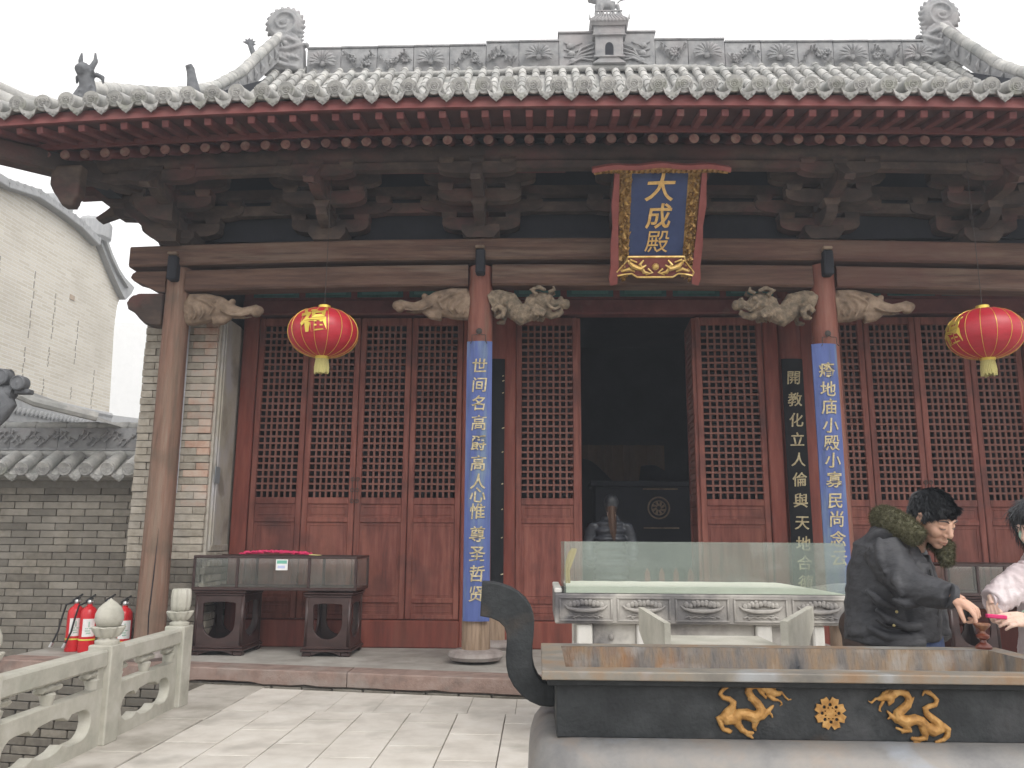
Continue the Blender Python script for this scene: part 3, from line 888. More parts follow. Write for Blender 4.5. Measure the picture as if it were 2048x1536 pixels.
# left and right eave slopes and gables (seen from the side only)
for sgn in (-1, 1):
    X = lambda d: CX+sgn*d
    side = MB()
    side.add([(X(7.08), 7.28, 5.44), (X(6.15), 8.2, 6.0), (X(6.15), 9.6, 6.5)], [(0, 1, 2)])
    side.add([(X(7.08), 7.28, 5.40), (X(6.2), 8.2, 5.50), (X(5.9), 9.5, 5.62), (X(5.3), 9.0, 5.75)], [(0, 1, 2, 3)])
    side.add([(X(7.08), 7.28, 5.40), (X(6.2), 8.2, 5.50), (X(6.15), 8.4, 6.0), (X(7.08), 7.28, 5.5)], [(0, 1, 2, 3)])
    side.add([(X(6.1), 8.3, 5.9), (X(6.1), 13.8, 9.8), (X(5.9), 15.0, 9.0), (X(5.9), 15.0, 5.7), (X(5.9), 9.0, 5.6)], [(0, 1, 2, 3, 4)])
    side.build('side_roof', M_dark, roof, 0)
MB().add([(CX-6.3, 13.8, 10), (CX+6.3, 13.8, 10), (CX+7, 20, 5.6), (CX-7, 20, 5.6)], [(0, 1, 2, 3)]).build('rear_roof', M_tile, roof, 0)  # unseen rear slope, added to block light from behind
# heavy corner beam and side purlins at the left corner
cb = MB()
cb.bar((-4.0, 8.95, 5.28), (-5.78, 7.22, 5.20), .20, .22, .02)
cb.bar((-4.3, 8.65, 5.46), (-5.95, 7.05, 5.52), .17, .2, .02)
cb.build('corner_beam', M_brk, hall, 30)
hb = MB()
hb.prism([(-4.74, 4.85), (-4.775, 4.838), (-4.786, 4.745), (-4.903, 4.757), (-4.954, 4.834), (-5.016, 4.917), (-5.055, 4.99), (-5.055, 5.2), (-4.74, 5.2)], 7.84, 7.98)
organic('carved_corner_head', hb, M_brk, hall, .02, 2)
MB().bar((-4.75, 8.2, 5.26), (-4.75, 9.6, 5.26), .16, .24).build('side_purlin', M_dark, hall)
MB().tube([(-4.95, 8.0, 5.46), (-4.85, 9.6, 5.46)], .12, 10).build('side_purlin', M_dark, hall)

# --- roof tiles: each cover tile is one piece
TP = .239
seg = .34
def tile_meshes():
    a = MB().tube([(0, 0, 0), (0, .02, .0), (0, seg*.55, 0), (0, seg, -.006)], [.073, .075, .069, .063], 12, cap=True).mesh('cover_tile', M_tile)
    h = MB()
    h.tube([(0, 0, 0), (0, .02, 0), (0, seg, -.006)], [.078, .078, .068], 16, cap=True)
    e = h.mesh('eave_tile', M_tile)
    d = MB()
    F = RX(rad(90))
    d.lathe([(.084, -.012), (.086, 0), (.080, .010), (.071, .010), (.068, .004), (.050, .004), (.046, .010), (.036, .010), (.033, .003), (.012, .004), (.006, .012)], (0, 0, 0), 22, M=F)
    for k in range(8):
        an = k*math.pi/4
        d.ell((math.cos(an)*.024, -.006, math.sin(an)*.024), (.009, .007, .006), 6, 4)
    for k in range(14):
        an = k*math.pi/7
        d.ell((math.cos(an)*.058, -.007, math.sin(an)*.058), (.006, .006, .006), 5, 4)
    dd = d.mesh('tile_end_disc', M_tileend)
    # drip tile: curved pan tile with a pointed hanging lip
    p = MB()
    n = 8
    vs, fs = [], []
    for j in range(n+1):
        t = -1+2*j/n
        xx = t*.088
        zz = -.045*(1-t*t)
        lip = -.020-.042*math.sqrt(max(0, 1-t*t))-(.014 if j == n//2 else 0)
        vs += [(xx, 0, zz), (xx, .45, zz), (xx, .45, zz-.016), (xx, .012, zz-.016), (xx*.96, -.012, zz+lip), (xx*.96, -.026, zz+lip+.004), (xx, -.014, zz)]
    m = 7
    for j in range(n):
        for i in range(m):
            fs.append((j*m+i, j*m+(i+1) % m, (j+1)*m+(i+1) % m, (j+1)*m+i))
    fs += [tuple(range(m)), tuple(n*m+j for j in range(m))[::-1]]
    p.add(vs, fs)
    for t in (-.5, 0, .5):
        p.ell((t*.085, -.026, -.085+abs(t)*.035), (.016, .008, .014), 6, 4)
    pp = p.mesh('drip_tile', M_tileend)
    return a, e, dd, pp
TA, TE, TD, TDR = tile_meshes()
hidden = MB()
nrow = int((8.3+5.8)/TP)
n_cov = 0
for i in range(nrow+1):
    x = -5.78+i*TP
    jx = R.uniform(-.006, .006); jz = R.uniform(-.006, .006)
    # slope at the eave
    def seat(y, lift):
        p0 = Vector(roofp(x+jx, y, lift)); p1 = Vector(roofp(x+jx, y+.3, lift))
        return T(*p0) @ RX(math.atan2(p1.z-p0.z, .3))
    ymax = 13.75 if (-5.0 < x < 7.5) else 7.95
    Me = seat(7.235+R.uniform(-.008, .008), .055+jz)
    et = put('eave_tile', TE, roof, Me)
    put('tile_end_disc', TD, et, T(*Me.translation) @ RX(rad(8)) @ RY(R.uniform(-.3, .3)))
    xd = x+TP/2
    if xd < 8.3:
        p0 = Vector(roofp(xd+R.uniform(-.004, .004), 7.225, .018+R.uniform(-.005, .005)))
        put('drip_tile', TDR, roof, T(*p0) @ RX(rad(18)+R.uniform(-.02, .02)))
    y = 7.235+seg*.93
    while y < ymax:
        sl = math.atan2(roofz(y+.3)-roofz(y), .3)
        step = seg*.94*math.cos(sl)
        if y > 12.55 and n_cov < 297 and y+step < 13.95:
            put('cover_tile', TA, roof, seat(y, .058+jz+R.uniform(-.003, .003)) @ RZ(R.uniform(-.012, .012)))
            n_cov += 1
        else:
            Ms = seat(y, .058+jz)
            hidden.add([(-.07, 0, 0), (0, 0, .068), (.07, 0, 0), (-.064, seg, 0), (0, seg, .06), (.064, seg, 0)], [(0, 1, 4, 3), (1, 2, 5, 4)], Ms)
        y += step
hidden.build('cover_tiles', M_tile, roof, 60, 'stuff')

# --- main ridge
RY0 = 13.72
def rzz(x): return 9.70+ (.05 if -.7 < x < 3.2 else 0) - .012*abs(x-CX)*.8
MB().tube([(x, RY0-.10, rzz(x)+.03) for x in bx(-4.7, 7.2, 30)], .055, 10).build('ridge_base_roll', M_tile, roof)
def flower(b, c, s, full=True):
    """spreading petals, curved towards the viewer"""
    for k in range(11):
        an = rad(-20+k*22) if True else 0
        if k == 5 and not full: continue
        dx, dzz = math.cos(an), math.sin(an)
        pts = [(c[0]+dx*s*t, c[1]-.03-.10*math.sin(t*2.6), c[2]+dzz*s*t*.9) for t in (.2, .5, .8, 1.0)]
        b.tube(pts, [.012, .026, .030, .008], 6, sy=.8)
    b.ell((c[0], c[1]-.04, c[2]-.02*s), (.10*s*3, .04, .08*s*3), 8, 6)
def vine(b, x0, x1, y, zc, seed):
    rr = random.Random(seed)
    pts = []
    n = 9
    for i in range(n+1):
        t = i/n
        pts.append((x0+(x1-x0)*t, y-.03-.015*math.sin(t*9), zc+.13*math.sin(t*7.5+seed)))
    b.tube(pts, [.014]*(n+1), 5)
    for i in range(1, n):
        for s in (-1, 1):
            p = Vector(pts[i]); a = rr.uniform(.4, 2.7)*s
            q = p+Vector((math.cos(a)*.07, -.02, math.sin(a)*.08))
            b.tube([p, (p+q)/2+Vector((0, -.05, 0)), q], [.012, .04, .006], 5, sy=.6)
    for _ in range(2):
        t = rr.uniform(.15, .85)
        c = (x0+(x1-x0)*t, y-.05, zc+rr.uniform(-.05, .06))
        for k in range(6):
            an = k*1.05
            b.ell((c[0]+math.cos(an)*.05, c[1], c[2]+math.sin(an)*.045), (.034, .025, .03), 6, 4)
        b.ell(c, (.025, .035, .025), 6, 4)
segs = []
x = -4.25
kinds = 'FVVFVVFV'
edges = [-4.25, -3.62, -2.95, -2.28, -1.62, -.95, -.35, .38]
right = [2.12, 2.72, 3.38, 4.03, 4.68, 5.32, 5.95, 6.55, 7.0]
n = 0
for es in (edges, right):
    for a, b_ in zip(es[:-1], es[1:]):
        m = MB()
        m.box(a+.004, b_-.004, RY0-.05, RY0+.25, rzz((a+b_)/2)+.075, rzz((a+b_)/2)+.61, .008)
        m.box(a, b_, RY0-.075, RY0+.27, rzz((a+b_)/2)+.612, rzz((a+b_)/2)+.65, .008)
        zc = rzz((a+b_)/2)+.34
        isF = (n % 3 == 0) if es is edges else (n % 2 == 0)
        if isF: flower(m, ((a+b_)/2, RY0-.05, zc-.04), .26)
        else: vine(m, a+.03, b_-.03, RY0-.05, zc, n)
        m.build('ridge_panel', M_ridge, roof, 45)
        n += 1
for s in (0, 1):       # two raised middle panels with trailing foliage
    a, b_ = (.38, 1.06) if s == 0 else (1.50, 2.12)
    m = MB()
    z0 = rzz(1)+.07
    m.box(a, b_, RY0-.06, RY0+.26, z0, z0+.68, .008)
    m.box(a-.02, b_+.02, RY0-.09, RY0+.28, z0+.682, z0+.72, .008)
    c = 1.25
    for k in range(5):
        sg = -1 if s == 0 else 1
        xa = c+sg*.22
        m.tube([(xa, RY0-.08, z0+.48-.09*k), (xa+sg*.25, RY0-.10, z0+.36-.09*k+.01*k*k), (xa+sg*(.34+.05*k), RY0-.09, z0+.2-.045*k)], [.014, .022, .012], 6)
    for k in range(3):
        m.ell((c+sg*(.62+.02*k), RY0-.08, z0+.12+.15*k), (.07, .04, .055), 8, 6)
        m.tube([(c+sg*(.45), RY0-.07, z0+.5-.14*k), (c+sg*.62, RY0-.10, z0+.40-.1*k), (c+sg*.78, RY0-.07, z0+.5-.14*k)], .014, 5)
    m.build('ridge_panel', M_ridge, roof, 45)
# little tower on the ridge
tw = MB()
z0 = rzz(1)+.07
tw.box(1.03, 1.53, RY0-.22, RY0+.2, z0+.10, z0+.66, .012)
tw.prism([(.98, z0), (1.12, z0+.1), (1.44, z0+.1), (1.58, z0)], RY0-.22, RY0+.15)
tw.box(1.00, 1.56, RY0-.25, RY0+.23, z0+.10, z0+.13, .004)
tow = tw.build('ridge_tower', M_ridge, roof, 30)
ar = MB()
pl = [(1.205+.075*math.cos(t), z0+.30+.10*math.sin(t)) for t in [math.pi*k/8 for k in range(9)]]
pl = [(1.205+.075+.0, z0+.14)]+pl+[(1.13, z0+.14)]
ar.prism([(a+.075, b_) for a, b_ in pl], RY0-.224, RY0-.20)
ar.build('tower_door', M_dark, tow, 0)
rm = MB()
zt = z0+.62
rm.box(.98, 1.58, RY0-.27, RY0+.25, zt-.10, zt-.07, .004)
rm.box(1.00, 1.56, RY0-.25, RY0+.23, zt-.06, zt+.10, .006)
rm.add([(.93, RY0-.33, zt+.16), (1.63, RY0-.33, zt+.16), (1.63, RY0+.3, zt+.16), (.93, RY0+.3, zt+.16), (1.07, RY0-.18, zt+.34), (1.49, RY0-.18, zt+.34), (1.49, RY0+.16, zt+.34), (1.07, RY0+.16, zt+.34),
        (.97, RY0-.29, zt+.08), (1.59, RY0-.29, zt+.08), (1.59, RY0+.27, zt+.08), (.97, RY0+.27, zt+.08)],
       [(0, 1, 5, 4), (1, 2, 6, 5), (2, 3, 7, 6), (3, 0, 4, 7), (4, 5, 6, 7), (8, 9, 1, 0), (9, 10, 2, 1), (10, 11, 3, 2), (11, 8, 0, 3), (8, 11, 10, 9)])
for k in range(11):
    xx = .95+k*.066
    rm.tube([(xx, RY0-.335, zt+.165), (1.28+(xx-1.28)*.62, RY0-.18, zt+.345)], .018, 6)
    rm.ell((xx, RY0-.335, zt+.15), (.022, .02, .03), 6, 4)
for sx in (.93, 1.63):
    rm.tube([(sx, RY0-.33, zt+.16), (sx*1.01-.0128, RY0-.35, zt+.25)], [.02, .008], 5)
rm.box(1.03, 1.53, RY0-.2, RY0+.18, zt+.34, zt+.37, .004)
for k in range(8):
    rm.box(1.05+k*.062, 1.08+k*.062, RY0-.195, RY0-.17, zt+.37, zt+.42)
rm.box(1.03, 1.53, RY0-.2, RY0-.165, zt+.42, zt+.44)
rm.build('tower_roof', M_ridge, tow, 30)
# lion carrying a vase on its back
li = MB()
zl = zt+.44
li.tube([(1.08, RY0, zl+.22), (1.22, RY0, zl+.24), (1.42, RY0, zl+.22)], [.085, .10, .08], 10, sy=.9)
for xx, dx in ((1.08, -.01), (1.16, .0), (1.36, .01), (1.45, .03)):
    li.tube([(xx, RY0-.05, zl+.20), (xx+dx, RY0-.06, zl+.09), (xx+dx*2, RY0-.06, zl-.01)], [.045, .032, .034], 7)
li.ell((1.03, RY0-.02, zl+.36), (.095, .085, .095)); li.ell((.96, RY0-.03, zl+.32), (.05, .06, .045))
for k in range(9):
    an = k*.7
    li.ell((1.07+.07*math.cos(an), RY0-.02, zl+.36+.09*math.sin(an)), .035, 6, 5)
li.tube([(1.46, RY0, zl+.27), (1.53, RY0, zl+.34), (1.54, RY0, zl+.42), (1.60, RY0, zl+.46), (1.64, RY0, zl+.41), (1.60, RY0, zl+.37)], [.02, .018, .016, .014, .014, .01], 6)
li.tube([(1.53, RY0, zl+.33), (1.62, RY0, zl+.34)], [.016, .01], 5)
li.tube([(1.53, RY0, zl+.36), (1.49, RY0, zl+.46)], [.014, .008], 5)
li.lathe([(.06, .24), (.085, .30), (.075, .36), (.11, .42), (.13, .55), (.11, .68), (.07, .75), (.09, .80)], (1.26, RY0, zl), 14)
organic('ridge_lion', li, M_ridge, tow, .016, 1)

# curled dragon-fish at each end of the ridge
def ridge_end(xc, flip):
    F = Matrix.Diagonal((flip, 1, 1, 1))
    M = T(xc, RY0+.05, 9.84) @ F
    b = MB()
    # local: ridge lies towards +x ; hollow towards -x
    b.prism([(-.30, .0), (.48, 0), (.45, .50), (.30, .72), (-.02, .80), (-.26, .55), (-.33, .25)], -.14, .10)
    cx, cz = .06, .98
    b.lathe([(.28, -.10), (.32, -.06), (.32, .07), (.28, .11)], (0, 0, 0), 26, M=T(cx, 0, cz) @ RX(rad(90)))
    for k in range(20):
        a = k*2*math.pi/20+.15
        if -2.4 < ((a+math.pi) % (2*math.pi))-math.pi < -1.1: continue
        ca, sa = math.cos(a), math.sin(a)
        b.tube([(cx+ca*.28, 0, cz+sa*.29), (cx+ca*.34-sa*.02, 0, cz+sa*.35+ca*.02), (cx+ca*.385-sa*.05, 0, cz+sa*.395+ca*.05)], [.06, .045, .012], 6, sy=1.2)
    # spiral
    pts = []
    for k in range(30):
        t = k/29
        a = -1.2+t*9.5
        r_ = .25*(1-t*.85)
        pts.append((cx+math.cos(a)*r_, -.125, cz+math.sin(a)*r_))
    b.tube(pts, [.03*(1-.5*k/29) for k in range(30)], 6)
    b.ell((cx-.01, -.11, cz), (.07, .05, .06))
    # spine of fins down the ridge side
    for k in range(5):
        b.tube([(.36-.01*k, 0, .82-.08*k), (.44, 0, .84-.08*k)], [.045, .01], 6)
    # face biting the ridge
    b.tube([(.02, -.15, .55), (.16, -.17, .62), (.32, -.15, .56)], [.05, .06, .03], 7)
    b.ell((.14, -.17, .50), (.05, .04, .045)); 
    b.tube([(-.05, -.15, .42), (.15, -.17, .38), (.33, -.16, .44), (.48, -.12, .52)], [.04, .045, .04, .03], 7)
    b.ell((.50, -.06, .53), (.05, .06, .05))
    b.tube([(-.22, -.15, .45), (-.20, -.17, .30), (-.08, -.17, .16), (.14, -.16, .07), (.36, -.14, .05)], [.03, .045, .05, .045, .02], 7)
    b.tube([(-.12, -.15, .50), (-.10, -.17, .36), (.02, -.17, .24), (.20, -.16, .17)], [.025, .035, .035, .015], 7)
    for k in range(5):
        b.tube([(.0+.08*k, -.15, .35-.02*k), (.05+.08*k, -.17, .28-.02*k), (.10+.075*k, -.15, .20)], [.025, .03, .01], 6)
    v = MB(); v.add(b.v, b.f, M)
    organic('ridge_end_ornament', v, M_ridge, roof, .018, 1)
ridge_end(-4.78, 1)
ridge_end(2*CX+4.78+.08, -1)

# descending ridges
def hip(sgn):
    X = lambda d: CX+sgn*d
    top = [(6.02, 13.75, 10.62), (6.16, 13.2, 9.92), (6.25, 12.5, 9.08), (6.29, 11.7, 8.37), (6.31, 10.9, 7.80), (6.32, 10.2, 7.37), (6.32, 9.5, 6.98), (6.32, 8.9, 6.66), (6.32, 8.35, 6.36)]
    pts = [(X(a), b_, c_) for a, b_, c_ in top]
    w = MB()
    vs = []
    for p in pts:
        for dx, h in ((-.07, -.06), (.07, -.06), (.07, -.42), (-.07, -.42)): vs.append((p[0]+dx, p[1]+.02, p[2]+h))
    k = len(pts)
    w.add(vs, [(i*4+j, i*4+(j+1) % 4, (i+1)*4+(j+1) % 4, (i+1)*4+j) for i in range(k-1) for j in range(4)]+[(0, 1, 2, 3), (4*k-1, 4*k-2, 4*k-3, 4*k-4)])
    for i in range(k-1):      # carved leaf scrolls on its near face
        a, b_ = Vector(pts[i]), Vector(pts[i+1])
        for t in (.2, .5, .8):
            c = a.lerp(b_, t)
            for s in (-1, 1):
                w.tube([(c.x+s*.075, c.y, c.z-.32), (c.x+s*.11, c.y-.03, c.z-.24), (c.x+s*.08, c.y-.07, c.z-.15)], [.03, .035, .01], 6)
    w.build('hip_ridge', M_ridge, roof, 40)
    for i in range(k-1):
        a, b_ = Vector(pts[i]), Vector(pts[i+1])
        L = (b_-a).length
        n_ = max(1, round(L/.36))
        for j in range(n_):
            p, q = a.lerp(b_, j/n_), a.lerp(b_, (j+1)/n_)
            MB().tube([p, p.lerp(q, .06), q], [.088, .083, .092], 12).build('ridge_cap_tile', M_tile, roof)
    return pts
hip(-1)
hip(1)
# rising corner ridge
cp = [(-5.02, 8.25, 5.93), (-5.15, 8.0, 5.80), (-5.35, 7.7, 5.75), (-5.6, 7.42, 5.80), (-5.85, 7.15, 5.95), (-6.05, 6.95, 6.12)]
MB().tube(cp, .10, 10).build('corner_ridge', M_tile, roof)
MB().tube([(a, b_, c_+.12) for a, b_, c_ in cp], .065, 10).build('corner_ridge', M_tile, roof)
# beasts
bt = MB()
M0 = T(-4.93, 8.15, 6.0)
bt.tube([(0, 0, -.15), (0.01, 0, .10), (-.01, -.02, .28), (-.03, -.05, .40)], [.11, .095, .085, .08], 9, M=M0)
bt.ell((-.03, -.08, .42), (.10, .11, .085), M=None) if False else bt.tube([(-.03, .02, .40), (-.04, -.10, .42), (-.04, -.16, .38)], [.09, .085, .05], 8, M=M0)
for s in (-1, 1):
    bt.tube([(-.03+s*.045, -.03, .46), (-.03+s*.085, -.02, .56), (-.03+s*.075, -.03, .66)], [.035, .03, .012], 6, M=M0)
    bt.tube([(s*.07, -.02, .40), (s*.14, .0, .37), (s*.15, .01, .30)], [.03, .03, .01], 6, M=M0)
    bt.tube([(s*.06, -.04, .22), (s*.10, -.07, .10), (s*.09, -.08, -.1)], [.04, .04, .035], 6, M=M0)
for k in range(7):
    bt.ell((.07*math.cos(k*1.7), -.06, .02+.06*k), (.035, .03, .025), 6, 5, ) if False else bt.tube([(.06*math.cos(k*2.1), -.07, .02+.06*k), (.09*math.cos(k*2.1), -.11, .05+.06*k)], [.03, .012], 5, M=M0)
organic('corner_beast', bt, M_beast, roof, .014, 1)
bt = MB()
M0 = T(-4.98, 10.75, 7.72)
bt.tube([(.04, 0, -.25), (.02, 0, 0), (-.02, 0, .2), (-.05, 0, .34)], [.11, .10, .07, .06], 9, M=M0)
bt.tube([(-.05, 0, .34), (-.07, -.05, .40)], [.065, .05], 8, M=M0)
organic('roof_figure', bt, M_beast, roof, .014, 1)
bt = MB()
M0 = T(-5.15, 13.3, 10.15)
bt.tube([(.1, 0, -.35), (.0, 0, -.1), (-.05, 0, .02)], [.05, .05, .04], 7, M=M0)
for k in range(6):
    a = k*.6-.2
    bt.tube([(-.05, 0, .0), (-.05+.13*math.cos(a), 0, .12*math.sin(a))], [.035, .012], 5, M=M0)
organic('roof_figure', bt, M_beast, roof, .014, 1)

# --- door wall
YD = 10.0
def dbox(x0, x1, y0, y1, z0, z1, c=.006): return MB().box(x0, x1, y0, y1, z0, z1, c)
# posts between the leaves and the columns
for a, b_ in ((-3.70, -3.505), (-.925, -.70), (-.50, -.275), (2.765, 2.945), (3.21, 3.365)):
    dbox(a, b_, YD-.05, YD+.10, .156, 4.36, .012).build('door_post', M_post, hall, 30)
dbox(5.90, 6.15, YD-.05, YD+.1, .156, 4.36, .012).build('door_post', M_post, hall, 30)
# lintel and painted frieze
dbox(-3.72, 6.25, YD-.07, YD+.12, 4.165, 4.36, .015).build('lintel', M_raft, hall, 30)
dbox(-3.72, 6.25, YD-.03, YD+.05, 4.362, 4.60, .004).build('frieze_board', M_raft, hall, 30)
x = -3.6
while x < 6.1:
    dbox(x, x+.58, YD-.045, YD-.03, 4.395, 4.56, .004).build('painted_panel', M_green, hall, 30)
    dbox(x+.06, x+.52, YD-.052, YD-.045, 4.43, 4.525, .002).build('painted_panel', plain('dull_teal', (.06, .16, .15), .8), hall, 30)
    x += .66
dbox(-3.72, 6.25, YD-.05, YD+.12, 4.602, 4.74, .01).build('upper_tie', M_dark, hall, 30)
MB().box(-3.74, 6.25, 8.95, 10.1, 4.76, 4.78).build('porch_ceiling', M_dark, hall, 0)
for x in (-3.0, -2.1, -1.35, 0, .9, 1.7, 2.5, 4.0, 5.0):
    MB().bar((x, 9.0, 4.74), (x, 10.0, 4.70), .08, .09).build('ceiling_joist', M_brk, hall, 30)
for x in (-.645, 3.15):
    MB().bar((x, 9.0, 4.52), (x, 10.0, 4.52), .15, .22, .01).build('cross_beam', M_brk, hall, 30)

def leaf(x0, x1, ny=26, nx=7, ang=None, hinge=None, lat_top=4.03, glass=True):
    """a latticed door leaf; returns it"""
    M = Matrix()
    if ang is not None: M = T(hinge, YD, 0) @ RZ(ang) @ T(-hinge, -YD, 0)
    y0, y1 = YD-.028, YD+.028
    fr = MB()
    s = .075
    ztop, zbot = 4.13, .475
    fr.box(x0+.004, x0+s, y0, y1, zbot, ztop, .008, M); fr.box(x1-s, x1-.004, y0, y1, zbot, ztop, .008, M)
    rails = [(zbot, .53), (.662, .72), (1.595, 1.655), (1.812, 1.892), (lat_top, ztop)]
    for a, b_ in rails: fr.box(x0+s, x1-s, y0+.003, y1-.003, a, b_, .006, M)
    d = fr.build('door', M_door, hall, 30)
    # sunk panels with a raised moulding
    for a, b_ in ((.53, .662), (.72, 1.595), (1.655, 1.812)):
        p = MB()
        p.box(x0+s, x1-s, YD-.008, YD+.008, a, b_, 0, M)
        g_ = .028
        for q in ((x0+s+g_, x0+s+g_+.012, a+g_, b_-g_), (x1-s-g_-.012, x1-s-g_, a+g_, b_-g_), (x0+s+g_+.012, x1-s-g_-.012, a+g_, a+g_+.012), (x0+s+g_+.012, x1-s-g_-.012, b_-g_-.012, b_-g_)):
            p.box(q[0], q[1], YD-.014, YD-.0081, q[2], q[3], .003, M)
        p.build('panel', M_door, d, 30)
    l = MB()
    za, zb = 1.892, lat_top
    xa, xb = x0+s, x1-s
    for i in range(1, nx):
        xx = xa+(xb-xa)*i/nx
        l.box(xx-.0122, xx+.0122, YD-.012, YD+.012, za, zb, 0, M)
    for i in range(1, ny):
        zz = za+(zb-za)*i/ny
        l.box(xa, xb, YD-.016, YD+.014, zz-.0115, zz+.0115, 0, M)
    l.build('lattice', M_lat, d, 0, 'stuff')
    if False:
        MB().box(xa, xb, YD+.018, YD+.022, za, zb, 0, M).build('glass_pane', M_glass3, d, 0)
    return d
for i in range(4): leaf(-3.50+.643*i, -3.50+.643*(i+1), 26, 7)
for i in range(4): leaf(3.365+.628*i, 3.365+.628*(i+1), 26, 7)
leaf(-.275, .50, 27, 8)
leaf(1.935, 2.76, 27, 8)
leaf(.50, 1.12, 26, 7, rad(96), .50)
leaf(1.25, 1.925, 26, 7, rad(-93), 1.925)
# iron fittings where leaves meet
for xc, zc in ((-2.214, 1.98), (4.621, 1.97)):
    f = MB()
    for dzq in (-.13, .0, .13):
        for s in (-1, 1):
            f.tube([(xc+s*.03+.022*math.cos(a), YD-.034, zc+dzq+.022*math.sin(a)) for a in [k*math.pi/4 for k in range(9)]], .005, 5)
    f.box(xc-.035, xc-.03, YD-.036, YD-.028, zc-.16, zc+.16); f.box(xc+.03, xc+.035, YD-.036, YD-.028, zc-.16, zc+.16)
    f.build('door_fitting', M_iron2, hall, 30)
# sill boards
for a, b_ in ((-3.505, -.925), (-.275, .50), (1.935, 2.765), (3.365, 5.9)):
    dbox(a, b_, YD-.06, YD+.06, .157, .468, .012).build('threshold', M_post, hall, 30)
dbox(.50, 1.935, YD+.02, YD+.10, .157, .42, .012).build('threshold', M_post, hall, 30)
# low picket gate standing in the doorway
gt = root('picket_gate', (1.5, 10.12, .156), 'low dark red picket gate standing inside the open doorway', 'gate')
for i in range(5):
    x = 1.30+i*.17
    MB().prism([(x-.032, .16), (x+.032, .16), (x+.032, 1.02), (x, 1.09), (x-.032, 1.02)], 10.10, 10.125).build('picket', M_post, gt, 30)
MB().box(1.20, 1.92, 10.127, 10.15, .86, .92, .004).build('gate_rail', M_post, gt, 30)
MB().box(1.20, 1.92, 10.127, 10.15, .36, .42, .004).build('gate_rail', M_post, gt, 30)

# --- dark interior
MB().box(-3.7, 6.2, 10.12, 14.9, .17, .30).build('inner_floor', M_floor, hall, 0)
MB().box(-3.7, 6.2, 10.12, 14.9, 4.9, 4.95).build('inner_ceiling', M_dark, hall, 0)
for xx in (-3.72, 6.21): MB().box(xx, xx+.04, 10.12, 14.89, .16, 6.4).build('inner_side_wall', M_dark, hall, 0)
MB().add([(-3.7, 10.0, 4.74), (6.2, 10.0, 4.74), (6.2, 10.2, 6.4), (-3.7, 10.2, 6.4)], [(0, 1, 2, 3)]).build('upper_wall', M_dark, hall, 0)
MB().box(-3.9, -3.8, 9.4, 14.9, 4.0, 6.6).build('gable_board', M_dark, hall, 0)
alt = root('altar_table', (1.6, 12.2, .3), 'dark altar table with a round gold emblem inside the doorway', 'altar')
MB().box(.75, 2.6, 11.9, 12.6, 2.16, 2.24, .01).build('table_top', M_dark, alt, 30)
MB().box(.82, 2.55, 11.95, 12.55, .3, 2.158, .005).build('table_front', M_dark, alt, 30)
em = MB()
for rr, w in ((.15, .012), (.10, .008)):
    em.tube([(1.72+rr*math.cos(a), 11.94, 1.86+rr*math.sin(a)) for a in [k*math.pi/12 for k in range(25)]], w, 6)
for k in range(8):
    a = k*math.pi/4
    em.tube([(1.72+.03*math.cos(a), 11.94, 1.86+.03*math.sin(a)), (1.72+.09*math.cos(a+.4), 11.94, 1.86+.09*math.sin(a+.4))], [.012, .02], 6)
em.build('gold_emblem', M_carv, alt)
for zz in (2.13, 1.58):
    MB().box(1.5, 2.0, 11.93, 11.948, zz-.012, zz+.008, .003).build('gold_trim', M_carv, alt, 30)
cu = root('altar_curtain', (1.2, 12.7, 1.5), 'dim brown gathered curtain hanging in the dark doorway', 'curtain')
cv = MB()
vs, fs = [], []
n = 30
for i in range(n+1):
    t = i/n
    x = .35+1.6*t
    y = 12.75+.05*math.sin(t*40)
    low = 2.55-1.0*max(0, (t-.35))*(1 if t < .75 else .2)+.1*math.sin(t*9)
    vs += [(x, y, 2.85), (x, y, low), (x, y+.02, low), (x, y+.02, 2.85)]
for i in range(n):
    for j in range(4): fs.append((i*4+j, i*4+(j+1) % 4, i*4+4+(j+1) % 4, i*4+4+j))
cv.add(vs, fs).build('cloth', plain('brown_curtain', (.07, .042, .026), .9), cu, 60)

